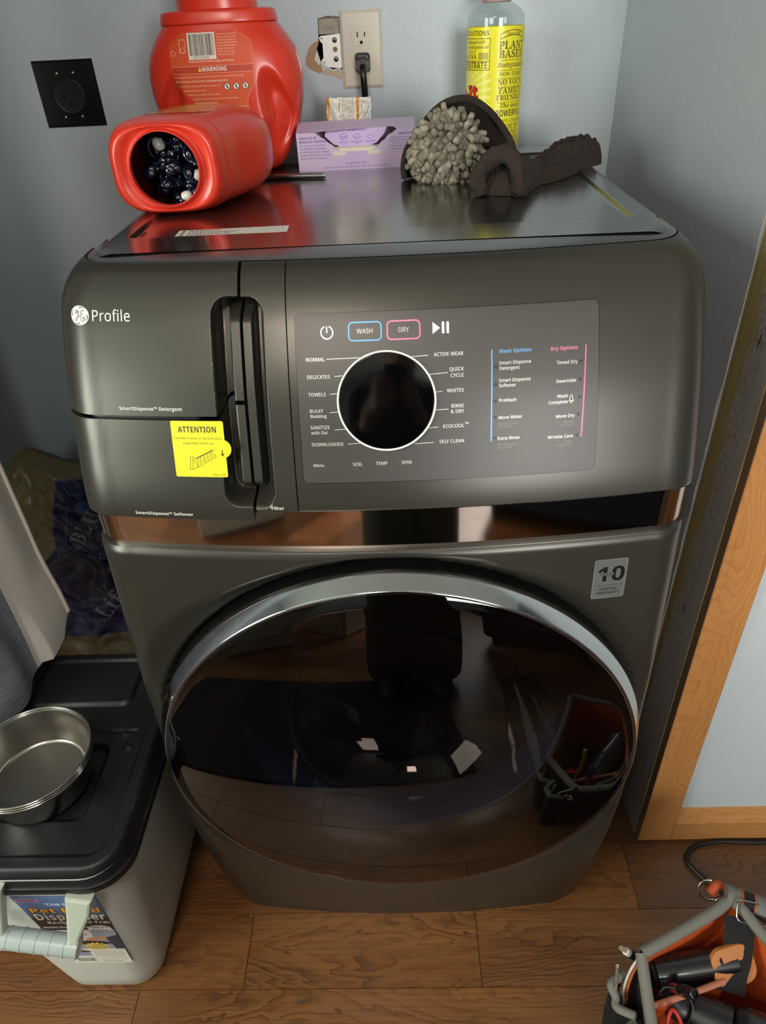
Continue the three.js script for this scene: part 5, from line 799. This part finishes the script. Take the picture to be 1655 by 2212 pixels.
{
  // curtain bunched at the left of the opening: plan path of its folds, seen from the leading white edge inwards
  const weave = dataTex(512, 512, (u, v) => { const a = 0.5 + 0.55 * tile(u, v, 7, 160, 41), b = 0.5 + 0.5 * tile(u, v, 110, 8, 43), c = 0.5 + 0.6 * tile(u, v, 6, 6, 45), k = clamp(0.42 * a + 0.2 * b + 0.3 * c, 0, 1); return [lerp(92, 182, k) / 255, lerp(98, 186, k) / 255, lerp(114, 194, k) / 255]; }, true);
  const t = thing('curtain', 'blue grey woven curtain with a wide white lining edge hanging at the left', 'curtain', [0, 0, 0]);
  const denim = std(0xffffff, 0.9, 0, { map: weave }), lining = std(0xdcd6cf, 0.85);
  const plan = new THREE.CatmullRomCurve3([[-0.592, -0.268], [-0.594, -0.22], [-0.612, -0.165], [-0.61, -0.12], [-0.634, -0.075], [-0.67, -0.045], [-0.7, -0.07], [-0.71, -0.14], [-0.73, -0.2], [-0.77, -0.18], [-0.78, -0.1], [-0.81, -0.05], [-0.85, -0.08], [-0.86, -0.17], [-0.9, -0.21], [-0.94, -0.15], [-0.98, -0.09], [-1.03, -0.07], [-1.05, -0.16], [-1.09, -0.19], [-1.12, -0.11], [-1.145, -0.09]].map(([x, z]) => V(x, 0, z)));
  const YT = 2.06;
  const hemY = (s) => 0.512 - 0.032 * smooth(0.04, 0.14, s) + 0.004 * Math.sin(s * 90) + 0.035 * (1 - smooth(0.0, 0.03, s));
  const pt = (s, v) => { const q = plan.getPointAt(clamp(s, 0, 1)), y = lerp(hemY(s), YT, v), f = 1 - v, k = 0.35 + 0.65 * smooth(0, 0.7, f); const x = -0.62 + (q.x + 0.62) * 1 + 0.012 * f * noise.noise(s * 14, v * 5, 2) + 0.025 * (s < 0.06 ? smooth(0.9, 1, f) * 0.6 : 0), z = lerp(-0.16, q.z, k) + 0.01 * f * noise.noise(s * 11, v * 6, 7) - (s < 0.07 ? 0.02 * (v > 0.2 ? 1 : v / 0.2) * smooth(0.2, 0.5, v) : 0); return [x, y, z]; };
  const cut = 0.072;
  part('curtain_lining', grid(14, 60, (u, v) => { const p = pt(u * cut, v); return [...p, u, v]; }), lining, t, 'off-white edge band');
  part('curtain_cloth', grid(220, 90, (u, v) => { const p = pt(cut + u * (1 - cut), v); return [...p, u * 5.2, v * 4.2]; }), denim, t, 'slubby blue grey weave');
  const fold = [...Array(30)].map((_, k) => { const p = pt(0.001, k / 29 * 0.9 + 0.003); return p; }); part('curtain_hem', tube(fold, 0.004, 60, 8), lining, t);
  const r = thing('curtain_rod', 'thin white rod carrying the curtain across the alcove', 'rod', [0, 2.075, -0.16]);
  part('rod_tube', cyl(0.008, 0.008, 1.6, 20, -0.35, 0, 0, 'x'), std(0xe0ded8, 0.4), r); for (const x of [-1.148, 0.46]) part('rod_end', cyl(0.016, 0.016, 0.008, 20, x, 0, 0, 'x'), std(0xd0cec8, 0.4), r);
}

// ---------------------------------------------------------------- tool bag, its tools and the cord
{
  const cordM = std(0x0e0c0b, 0.5);
  solo('extension_cord', tube([[1.2, 0.005, -0.13], [0.95, 0.005, -0.125], [0.8, 0.0055, -0.133], [0.7, 0.0055, -0.132], [0.62, 0.0055, -0.134], [0.572, 0.0055, -0.122], [0.552, 0.006, -0.1], [0.562, 0.006, -0.075], [0.588, 0.006, -0.045], [0.62, 0.006, -0.022], [0.66, 0.006, 0.02], [0.72, 0.006, 0.08], [0.9, 0.006, 0.1]], 0.0048, 160, 10), cordM, 'thin black cord looping across the floor behind the tool bag', 'cord');
}
const BAG = { A: V(0.345, 0.243, 0.166), B: V(0.505, 0.25, 0.095), C: V(0.66, 0.243, 0.36), D: V(0.335, 0.215, 0.30), E: V(0.49, 0.235, 0.52) };
{
  const t = thing('tool_bag', 'open black tool bag with orange lining, grey piped rim and side pockets', 'tool bag', [0, 0, 0]);
  const black = std(0x151413, 0.85, 0, { bumpMap: fuzz, bumpScale: 0.001 }), orange = std(0xc8541f, 0.6, 0, { bumpMap: fuzz, bumpScale: 0.0005 }), grey = std(0x75736c, 0.85, 0, { bumpMap: fuzz, bumpScale: 0.001 });
  const rim = [BAG.A, BAG.B, BAG.C, BAG.E, BAG.D], cen = V(0.48, 0, 0.3);
  const edge = (k, u) => rim[k % 5].clone().lerp(rim[(k + 1) % 5], u);
  const wallG = (inward, flip) => { const gs = []; for (let k = 0; k < 5; k++) { const g = grid(12, 10, (u, v) => { const p = edge(k, flip ? 1 - u : u), sag = 0.006 * Math.sin(Math.PI * u); const b = p.clone().lerp(cen, 0.06 - 0.05 * Math.sin(v * Math.PI)); const q = V(lerp(b.x, p.x, v), lerp(0.006, p.y, v), lerp(b.z, p.z, v)); const d = V(cen.x - q.x, 0, cen.z - q.z).normalize(); q.addScaledVector(d, inward); return [q.x, q.y, q.z, u * 2, v * 2]; }); gs.push(g); } return merge(gs); };
  part('bag_outside', wallG(0, true), black, t); part('bag_lining', wallG(0.007, false), orange, t, 'bright orange lining');
  const fl = new THREE.Shape(rim.map((p) => { const q = p.clone().lerp(cen, 0.05); return new THREE.Vector2(q.x, -q.z); })); part('bag_floor', new THREE.ShapeGeometry(fl).rotateX(-Math.PI / 2).translate(0, 0.02, 0), std(0x1a1310, 0.9), t);
  // padded grey rim, a loop of piping
  const loop = []; for (let k = 0; k < 5; k++) for (let m = 0; m < 6; m++) { const p = edge(k, m / 6), d = V(cen.x - p.x, 0, cen.z - p.z).normalize(); loop.push([p.x + d.x * 0.003, p.y + 0.001 - 0.004 * Math.sin(Math.PI * m / 6), p.z + d.z * 0.003]); } loop.push(loop[0]);
  part('rim_piping', tube(loop, (v, a) => 0.0085, 160, 12, false), grey, t, 'grey webbing along the rim');
  // divider inside
  part('divider', grid(16, 8, (u, v) => { const x = lerp(0.352, 0.47, u), z = lerp(0.232, 0.2, u) + 0.004 * Math.sin(u * 7); return [x, lerp(0.03, 0.2, v), z - 0.012 * v, u * 2, v]; }), orange, t, 'orange inner divider'); part('divider_edge', tube([[0.352, 0.2, 0.22], [0.39, 0.203, 0.211], [0.43, 0.202, 0.2], [0.47, 0.2, 0.188]], 0.0045, 30, 8), std(0xb9765a, 0.8), t, 'pale divider edge');
  // side pockets on the left with wavy piping
  const pk = (z0, z1, out, top) => { const pts = []; for (let k = 0; k <= 30; k++) { const u = k / 30; pts.push([0.327 - out * Math.sin(Math.PI * clamp(u * 1.0, 0, 1)) * (0.8 + 0.2 * Math.sin(u * 9)), top + 0.004 * Math.sin(u * 7), lerp(z0, z1, u)]); } return pts; };
  for (const [z0, z1, out, top] of [[0.178, 0.232, 0.034, 0.2], [0.236, 0.3, 0.03, 0.19]]) { const e = pk(z0, z1, out, top); const pocket = part('side_pocket', grid(30, 8, (u, v, i) => { const p = e[i]; return [lerp(p[0] + 0.012, p[0], v) - 0.004 * Math.sin(v * 3), lerp(0.01, p[1], v), p[2], u, v]; }), black, t); part('pocket_piping', tube(e, 0.0062, 60, 10), grey, pocket, 'grey piping'); }
  // strap anchor at the rear corner: tabs, rings, webbing
  const S = new THREE.Group(); S.name = 'shoulder_strap_anchor'; t.add(S);
  const roll = (x0, x1, r, m, l) => part('anchor_tab', cyl(r, r, x1 - x0, 24, (x0 + x1) / 2, 0, 0, 'x').scale(1, 0.8, 1.25), m, S, l);
  for (const g of [roll(-0.03, -0.008, 0.0115, grey, 'grey sewn roll'), roll(-0.0075, 0.0105, 0.0105, std(0x111111, 0.8), 'black band of the roll'), roll(0.011, 0.036, 0.0125, grey, 'grey sewn roll'), roll(-0.0095, -0.0065, 0.0122, orange, 'orange edge'), roll(0.009, 0.0125, 0.0122, orange, 'orange edge')]) { g.position.set(0.526, 0.252, 0.098); g.rotation.set(0, -0.35, -0.12); }
  const wire = std(0xb3b1ab, 0.18, 1); const rect = (w, h, r) => tube([...Array(25)].map((_, k) => { const a = k / 24 * TAU, c = Math.cos(a), s = Math.sin(a); return [w / 2 * sup(c, 5), h / 2 * sup(s, 5), 0]; }), r, 80, 8, false);
  const ring1 = part('metal_ring', rect(0.05, 0.03, 0.0019), wire, S, 'rectangular steel ring'); ring1.position.set(0.527, 0.252, 0.118); ring1.rotation.set(-0.9, 0.15, -0.25);
  const ring2 = part('metal_ring', new THREE.TorusGeometry(0.0155, 0.0016, 10, 48, TAU * 0.82).rotateZ(1.0), wire, S, 'round split ring'); ring2.position.set(0.478, 0.245, 0.078); ring2.rotation.set(-0.6, -0.2, 0.3);
  part('orange_tab', tube([[0.483, 0.24, 0.08], [0.492, 0.247, 0.072], [0.504, 0.242, 0.073]], (v, a) => 0.009 - 0.003 * v, 16, 12), std(0xb04a24, 0.7), S, 'small orange loop tab'); part('rivet', new THREE.SphereGeometry(0.004, 14, 10).translate(0.487, 0.238, 0.09), wire, S);
  part('webbing', grid(6, 24, (u, v) => { const c = new THREE.CatmullRomCurve3([V(0.52, 0.247, 0.121), V(0.513, 0.235, 0.145), V(0.505, 0.215, 0.166), V(0.494, 0.2, 0.185), V(0.488, 0.19, 0.2)]).getPoint(v); return [c.x + (u - 0.5) * 0.04 - 0.013, c.y + 0.002 * Math.sin(u * 3), c.z + (u - 0.5) * 0.012, u, v * 3]; }), std(0x0d0d0e, 0.8, 0, { bumpMap: fuzz, bumpScale: 0.001 }), S, 'black strap webbing');
}
{
  // tools in and on the bag
  const blk = std(0x101113, 0.35), rub = std(0x17181a, 0.5);
  const inBag = (name, label, cat, pos, rot = [0, 0, 0]) => { const t = thing(name, label, cat, pos); t.rotation.set(...rot); return t; };
  const f = inBag('flashlight', 'fat black cylindrical torch lying across the back of the tool bag', 'flashlight', [0.43, 0.196, 0.166], [0, 0.1, 0.06]);
  part('barrel', merge([cyl(0.021, 0.021, 0.11, 32, 0.01, 0, 0, 'x'), cyl(0.0225, 0.0225, 0.02, 32, -0.047, 0, 0, 'x')]), phys(0x0d0e10, 0.3, 0, { clearcoat: 0.3 }), f); part('end_cap', cyl(0.019, 0.021, 0.006, 32, -0.06, 0, 0, 'x'), blk, f); part('band', cyl(0.0215, 0.0215, 0.003, 32, -0.03, 0, 0, 'x'), std(0x3a3c40, 0.25, 0.6), f);
  const s = inBag('nut_driver', 'short nut driver with a steel socket mouth and red collar in the tool bag', 'nut driver', [0.398, 0.212, 0.203], [0.55, 0, -0.35]);
  part('socket', lathe([[0.0045, 0.03], [0.0062, 0.03], [0.0082, 0.028], [0.0084, 0], [0.0001, 0]], 24).translate(0, 0.002, 0), std(0x4a4c50, 0.25, 0.9), s); part('socket_bore', cyl(0.0045, 0.0045, 0.001, 16, 0, 0.0285, 0), M.dark, s); part('collar', cyl(0.0068, 0.0068, 0.018, 18, 0, -0.008, 0), std(0xa32a35, 0.45), s, 'red collar'); part('shaft', cyl(0.004, 0.004, 0.06, 12, 0, -0.045, 0), std(0x222222, 0.4), s);
  const h = inBag('plastic_clip', 'tan orange plastic snap hook hanging in the tool bag under the strap', 'clip', [0.487, 0.207, 0.168], [-0.75, 0.1, 0.2]);
  const hs = rrect(0.062, 0.052, 0.018); const hh = new THREE.Path([[0.004, -0.014], [0.02, -0.012], [0.018, 0.006], [0.006, 0.008]].map((p) => new THREE.Vector2(...p))); const h2 = new THREE.Path(); h2.absellipse(-0.017, 0.012, 0.004, 0.006, 0, TAU); hs.holes.push(hh, h2); part('hook_body', new THREE.ExtrudeGeometry(hs, { depth: 0.006, bevelEnabled: true, bevelSize: 0.002, bevelThickness: 0.002, bevelSegments: 2, curveSegments: 16 }), std(0xb5713a, 0.5), h); part('spring_bar', rbox(0.02, 0.004, 0.004, 0.001, 0.012, -0.004, 0.003), std(0x8b8d8a, 0.3, 0.9), h);
  const d = inBag('cordless_drill', 'black cordless drill filling the front of the tool bag', 'drill', [0.515, 0.175, 0.272], [0, -0.5, 0.1]);
  part('motor_housing', merge([rbox(0.13, 0.07, 0.075, 0.03, 0, 0.012, 0, 5), cyl(0.031, 0.026, 0.05, 32, -0.085, 0.014, 0, 'x')]), phys(0x121416, 0.4, 0, { clearcoat: 0.3 }), d); part('chuck', lathe([[0.006, 0.05], [0.014, 0.046], [0.02, 0.03], [0.021, 0], [0.0001, 0]], 32).rotateZ(Math.PI / 2).translate(-0.11, 0.014, 0), std(0x24272a, 0.4), d); part('grip', rbox(0.05, 0.12, 0.045, 0.018, 0.045, -0.07, 0, 4), rub, d); part('vent_trim', rbox(0.03, 0.05, 0.078, 0.01, 0.03, 0.014, 0, 3), std(0x272b2e, 0.35), d);
  const y = inBag('pliers', 'yellow handled pliers tucked beside the drill in the tool bag', 'pliers', [0.42, 0.165, 0.285], [0.4, 0, -0.25]);
  part('handle', tube([[0, -0.08, 0], [0.006, -0.03, 0], [0.009, 0.01, 0.002], [0.004, 0.045, 0]], (v) => 0.0055, 30, 10), std(0xb98a26, 0.45), y); part('handle', tube([[0.006, -0.08, 0.014], [0.012, -0.03, 0.016], [0.016, 0.01, 0.016], [0.012, 0.04, 0.014]], 0.0055, 30, 10), std(0xb98a26, 0.45), y); part('jaw', rbox(0.018, 0.04, 0.016, 0.005, 0.004, -0.095, 0.007), std(0x6d6d6c, 0.3, 1), y);
  const m = inBag('test_leads', 'coiled red and black test leads in the tool bag', 'test leads', [0, 0, 0]);
  part('red_lead', tube([[0.372, 0.17, 0.27], [0.366, 0.196, 0.255], [0.37, 0.214, 0.238], [0.378, 0.218, 0.23], [0.386, 0.21, 0.238], [0.388, 0.19, 0.256], [0.384, 0.16, 0.275]], 0.003, 50, 8), std(0xb42a22, 0.4), m, 'red lead'); part('red_lead', tube([[0.36, 0.16, 0.28], [0.362, 0.19, 0.262], [0.372, 0.2, 0.25], [0.382, 0.19, 0.262], [0.38, 0.16, 0.28]], 0.003, 50, 8), std(0xb42a22, 0.4), m, 'red lead'); part('black_lead', tube([[0.36, 0.16, 0.22], [0.366, 0.2, 0.208], [0.377, 0.213, 0.2], [0.4, 0.214, 0.207], [0.412, 0.205, 0.22], [0.404, 0.19, 0.235], [0.39, 0.17, 0.24]], 0.0024, 60, 8), std(0x0c0c0c, 0.4), m, 'black lead');
  const bs = inBag('brush_tool', 'short bristle brush with a white ferrule standing in the outer pocket', 'brush', [0.336, 0.222, 0.158], [0.1, 0, 0.62]);
  part('ferrule', cyl(0.0058, 0.0052, 0.01, 18, 0, 0.008, 0), std(0xdcdad4, 0.4), bs); part('bristles', merge([...Array(14)].map((_, k) => { const a = k * 2.4, r = 0.0035 * Math.sqrt(k / 14); return cyl(0.0009, 0.0007, 0.017, 5, r * Math.cos(a), 0.02, r * Math.sin(a)); })), std(0xa99a80, 0.8), bs); part('handle', cyl(0.006, 0.006, 0.06, 16, 0, -0.027, 0), std(0x1f1c1a, 0.4), bs);
  const rd = inBag('screwdriver', 'thin steel screwdriver blade sticking out of the outer pocket', 'screwdriver', [0.309, 0.2, 0.2], [-0.18, 0, 0.07]);
  part('blade', cyl(0.0023, 0.0023, 0.075, 10, 0, 0.02, 0), std(0xcbc3b0, 0.25, 0.8), rd); part('tip', rbox(0.005, 0.006, 0.0014, 0.0004, 0, 0.059, 0), std(0xcbc3b0, 0.25, 0.8), rd); part('handle', cyl(0.008, 0.009, 0.07, 16, 0, -0.05, 0), std(0x141414, 0.5), rd);
  const zt = inBag('wire_ties', 'white and orange wires poking up between bag rim and pocket', 'wires', [0, 0, 0]);
  part('white_wire', tube([[0.326, 0.16, 0.2], [0.322, 0.195, 0.195], [0.33, 0.225, 0.183], [0.341, 0.24, 0.174]], 0.0021, 30, 8), std(0xd9d4c8, 0.4), zt); part('orange_wire', tube([[0.33, 0.16, 0.2], [0.328, 0.2, 0.194], [0.335, 0.222, 0.184], [0.343, 0.234, 0.176]], 0.0021, 30, 8), std(0xc7652c, 0.4), zt);
}

// ---------------------------------------------------------------- the room behind the camera, seen in the mirror band and the door glass
{
  const cream = std(0xd9d3c2, 0.5), t = thing('kitchen_cabinet', 'cream kitchen island cabinet with framed doors across the room', 'cabinet', [-0.868, 0, 1.51]);
  t.rotation.y = -0.546;
  part('carcase', rbox(0.45, 0.76, 0.5, 0.004, 0, 0.48, 0), cream, t); part('plinth', rbox(0.43, 0.1, 0.46, 0.004, 0, 0.05, 0), cream, t); part('worktop', rbox(0.5, 0.035, 0.55, 0.006, 0, 0.8785, 0), std(0x55504a, 0.3), t);
  const door = (x, z, ry) => { const g = new THREE.Group(); g.name = numbered('cabinet_door'); g.position.set(x, 0.47, z); g.rotation.y = ry; t.add(g); part('panel', rbox(0.32, 0.6, 0.012, 0.003), cream, g); for (const s of [-1, 1]) { part('stile', rbox(0.055, 0.68, 0.02, 0.004, s * 0.18, 0, 0.003), cream, g); part('rail', rbox(0.41, 0.055, 0.02, 0.004, 0, s * 0.31, 0.003), cream, g); } part('knob', new THREE.SphereGeometry(0.014, 16, 12).translate(0.17, 0.2, 0.026), std(0x8a8378, 0.3, 0.8), g); };
  door(0, -0.258, Math.PI);
  const bx = thing('storage_tote', 'pale pinkish grey storage tote on the floor behind the cabinet', 'tote', [-0.38, 0, 1.72]); bx.rotation.y = 0.5;
  part('tote_body', rbox(0.34, 0.26, 0.26, 0.02, 0, 0.13, 0, 3), std(0xb7a6a0, 0.5), bx); part('tote_lid', rbox(0.36, 0.02, 0.28, 0.008, 0, 0.27, 0), std(0xa6958f, 0.5), bx);
  const mt = solo('floor_mat', rbox(1.25, 0.012, 0.62, 0.005, 0, 0.006, 0), std(0x15141a, 1, 0, { bumpMap: fuzz, bumpScale: 0.002 }), 'dark charcoal mat on the floor before the machine', 'mat', null, [-0.45, 0, 0.68]); mt.rotation.y = -0.12;
  const navy = std(0x12141c, 0.9), ch = thing('armchair', 'dark navy armchair behind the tool bag', 'armchair', [0.98, 0, 1.5]); ch.rotation.y = -2.6;
  part('seat_base', rbox(0.85, 0.3, 0.8, 0.05, 0, 0.2, 0, 3), navy, ch); part('seat_cushion', rbox(0.56, 0.16, 0.62, 0.06, 0, 0.42, 0.06, 4), navy, ch); part('backrest', rbox(0.85, 0.6, 0.22, 0.08, 0, 0.6, -0.36, 4), navy, ch); for (const s of [-1, 1]) part('armrest', rbox(0.16, 0.36, 0.8, 0.07, s * 0.37, 0.42, 0, 4), navy, ch); for (const sx of [-1, 1]) for (const sz of [-1, 1]) part('foot', cyl(0.02, 0.028, 0.06, 16, sx * 0.36, 0.03, sz * 0.34), std(0x2a1c12, 0.5), ch);
}
{
  // unseen flush ceiling lamp, added with its light to brighten the bare wall end
  const t = thing('added_ceiling_lamp', 'unseen round white ceiling lamp added to light the bare wall end', 'lamp', [-0.35, ROOM.top, 1.45]);
  part('lamp_base', cyl(0.18, 0.18, 0.03, 48, 0, -0.015, 0), std(0xe4e2dc, 0.4), t); part('lamp_shade', lathe([[0.165, -0.03], [0.165, -0.05], [0.15, -0.065], [0.0001, -0.075]], 48), std(0xf4f0e6, 0.5, 0, { emissive: 0xfff3dd, emissiveIntensity: 1.6 }), t, 'softly glowing shade of the added lamp');
  const l = new THREE.RectAreaLight(0xfff2e2, 92, 0.28, 0.28); l.position.set(-0.35, ROOM.top - 0.08, 1.45); l.lookAt(-0.35, 0, 1.45); scene.add(l);
}
{
  // the person taking the picture, standing behind the camera
  function field(fn, lo, hi, cell, mat, iso = 0) {
    const size = Math.max(hi[0] - lo[0], hi[1] - lo[1], hi[2] - lo[2]), res = Math.ceil(size / cell) + 4, mc = new MarchingCubes(res, M.dark, false, false, 400000);
    mc.isolation = 0; const h = size / (res - 4);
    const P = (i, k) => lo[k] + (i - 2) * h;
    for (let z = 0; z < res; z++) { const pz = P(z, 2); for (let y = 0; y < res; y++) { const py = P(y, 1); for (let x = 0; x < res; x++) { const px = P(x, 0); mc.field[x + y * res + z * res * res] = (px > hi[0] + 2 * h || py > hi[1] + 2 * h || pz > hi[2] + 2 * h) ? -1 : -fn(px, py, pz); } } }
    mc.update(); const n = mc.count, pos = new Float32Array(mc.positionArray.slice(0, n * 3)), nor = new Float32Array(mc.normalArray.slice(0, n * 3)), half = res / 2;
    for (let i = 0; i < n * 3; i++) pos[i] = lo[i % 3] + (pos[i] * half + half - 2) * h;
    const g = new THREE.BufferGeometry(); g.setAttribute('position', new THREE.BufferAttribute(pos, 3)); g.setAttribute('normal', new THREE.BufferAttribute(nor, 3)); g.setAttribute('uv', new THREE.BufferAttribute(new Float32Array(n * 2), 2)); return g;
  }
  const cone = (a, b, ra, rb) => { const d = [b[0] - a[0], b[1] - a[1], b[2] - a[2]], L = d[0] * d[0] + d[1] * d[1] + d[2] * d[2]; return (x, y, z) => { const t = clamp(((x - a[0]) * d[0] + (y - a[1]) * d[1] + (z - a[2]) * d[2]) / L, 0, 1); return Math.hypot(x - a[0] - d[0] * t, y - a[1] - d[1] * t, z - a[2] - d[2] * t) - ra - (rb - ra) * t; }; };
  const ell = (c, r) => (x, y, z) => { const k = Math.hypot((x - c[0]) / r[0], (y - c[1]) / r[1], (z - c[2]) / r[2]); return (k - 1) * Math.min(...r); };
  const sm = (list, k) => (x, y, z) => { let d = 9; for (const f of list) { const e = f(x, y, z), h = Math.max(k - Math.abs(d - e), 0) / k; d = Math.min(d, e) - h * h * k / 4; } return d; };
  const J = { pelvis: [0.06, 0.95, 1.07], chest: [0.06, 1.28, 1.06], neck: [0.06, 1.47, 1.05], head: [0.06, 1.63, 1.02] };
  const sh = [[-0.11, 1.41, 1.06], [0.23, 1.41, 1.06]], el = [[-0.19, 1.16, 0.98], [0.31, 1.16, 0.98]], wr = [[-0.065, 1.27, 0.79], [0.115, 1.27, 0.79]], hp = [[-0.03, 0.92, 1.07], [0.15, 0.92, 1.07]], kn = [[-0.03, 0.5, 1.01], [0.15, 0.5, 1.01]], an = [[-0.035, 0.09, 1.03], [0.155, 0.09, 1.03]];
  const torso = [ell([0.06, 0.98, 1.07], [0.17, 0.14, 0.12]), ell([0.06, 1.12, 1.06], [0.15, 0.2, 0.11]), ell([0.06, 1.3, 1.06], [0.18, 0.17, 0.12]), cone(sh[0], sh[1], 0.06, 0.06)];
  const arms = [0, 1].map((i) => cone(sh[i], el[i], 0.055, 0.043)), fore = [0, 1].map((i) => cone(el[i], wr[i], 0.042, 0.027)), thigh = [0, 1].map((i) => cone(hp[i], kn[i], 0.088, 0.055)), calf = [0, 1].map((i) => cone(kn[i], an[i], 0.056, 0.038));
  const headF = [ell(J.head, [0.075, 0.105, 0.095]), ell([0.06, 1.575, 0.985], [0.05, 0.045, 0.055]), cone([0.06, 1.45, 1.06], [0.06, 1.55, 1.03], 0.055, 0.052), ell([0.06, 1.615, 0.918], [0.012, 0.02, 0.017]), ell([-0.018, 1.615, 1.03], [0.01, 0.028, 0.018]), ell([0.138, 1.615, 1.03], [0.01, 0.028, 0.018]), ell([0.06, 1.568, 0.934], [0.022, 0.006, 0.008])];
  const skin = phys(0xc08f74, 0.55), t = thing('person', 'person in dark trousers and a charcoal shirt holding up a phone, standing before the machine', 'person');
  const bodyF = sm([...torso, ...arms, ...fore, ...thigh, ...calf], 0.06), headG = sm(headF, 0.03);
  const bodyGeo = field((x, y, z) => bodyF(x, y, z), [-0.27, 0.02, 0.74], [0.39, 1.5, 1.3], 0.016, null), headGeo = field(headG, [-0.06, 1.42, 0.88], [0.18, 1.76, 1.14], 0.006, null);
  // hands: palm and bent fingers holding the phone from both sides
  const hand = (i) => { const s = i ? 1 : -1, P = [0.022 + s * 0.046, 1.312, 0.705], list = [cone([wr[i][0], wr[i][1], wr[i][2]], [P[0] + s * 0.01, P[1], P[2] + 0.03], 0.027, 0.024), ell([P[0] + s * 0.008, P[1] + 0.01, P[2] + 0.018], [0.016, 0.04, 0.03])]; const fl = [0.03, 0.034, 0.032, 0.025]; fl.forEach((L, k) => { const y = P[1] + 0.038 - k * 0.02, a = [P[0] + s * 0.012, y, P[2] + 0.002], b = [P[0] + s * 0.004, y + 0.004, P[2] - 0.014 - 0.012 * (y - 1.3)], c = [P[0] - s * L, y + 0.003, P[2] - 0.012 + 0.018 * (1.35 - y)]; list.push(cone(a, b, 0.0085, 0.008), cone(b, c, 0.008, 0.007)); }); list.push(cone([P[0], P[1] - 0.005, P[2] + 0.032], [P[0] - s * 0.03, P[1] + 0.03, P[2] + 0.026], 0.011, 0.0085)); return field(sm(list, 0.008), [Math.min(P[0], wr[i][0]) - 0.06, 1.23, 0.65], [Math.max(P[0], wr[i][0]) + 0.06, 1.39, 0.83], 0.004, null); };
  part('body', merge([bodyGeo, headGeo, hand(0), hand(1)]), skin, t);
  const shirtF = sm([...torso, ...arms, ...fore], 0.07); part('shirt', field((x, y, z) => Math.max(shirtF(x, y, z) - 0.012, 0.93 - y, y - 1.475, 0.82 - z), [-0.28, 0.9, 0.8], [0.4, 1.5, 1.3], 0.014, null), std(0x24242a, 0.95), t, 'charcoal shirt');
  const trF = sm([torso[0], ...thigh, ...calf], 0.05); part('trousers', field((x, y, z) => Math.max(trF(x, y, z) - 0.034 - 0.022 * (1 - smooth(0.1, 0.6, y)), y - 1.0, 0.05 - y), [-0.26, 0.03, 0.92], [0.38, 1.02, 1.25], 0.014, null), std(0x2c2a20, 0.95), t, 'dark olive trousers');
  for (const i of [0, 1]) { const x = an[i][0]; part('shoe', field(sm([ell([x, 0.04, 0.94], [0.046, 0.045, 0.1]), ell([x, 0.055, 1.03], [0.042, 0.055, 0.07])], 0.03), [x - 0.07, -0.0, 0.81], [x + 0.07, 0.13, 1.13], 0.006, null), std(0x15140f, 0.6), t); }
  const hairF = sm([ell([0.06, 1.655, 1.035], [0.083, 0.092, 0.1])], 0.01); part('hair', field((x, y, z) => Math.max(hairF(x, y, z), -(y - 1.645 + (z - 0.99) * 1.2)), [-0.06, 1.52, 0.9], [0.18, 1.77, 1.16], 0.006, null), std(0x2b1f17, 0.8), t, 'short dark brown hair');
  for (const x of [0.032, 0.088]) { part('eye', new THREE.SphereGeometry(0.011, 16, 12).translate(x, 1.632, 0.938), std(0xe8e4de, 0.2), t); part('iris', new THREE.SphereGeometry(0.0055, 12, 10).translate(x, 1.63, 0.9305), std(0x2c2118, 0.2), t); }
  // the phone, its lens at the taking position
  const d = new THREE.Vector3(0, 0, -1).applyEuler(camera.rotation), up = new THREE.Vector3(0, 1, 0).applyEuler(camera.rotation);
  const ph = thing('phone', 'slim dark phone held in both hands of the person', 'phone', camera.position.clone().addScaledVector(d, -0.055).addScaledVector(up, -0.058).toArray()); ph.rotation.copy(camera.rotation);
  part('phone_case', rbox(0.074, 0.15, 0.009, 0.0042, 0, 0, 0, 3), std(0x131416, 0.35), ph); part('screen', rbox(0.068, 0.143, 0.0008, 0.0003, 0, 0, 0.0046), std(0x0a0c10, 0.08), ph); part('lens', cyl(0.008, 0.008, 0.002, 24, 0, 0.058, -0.0052, 'z'), std(0x050507, 0.05), ph);
}

renderer.render(scene, camera);
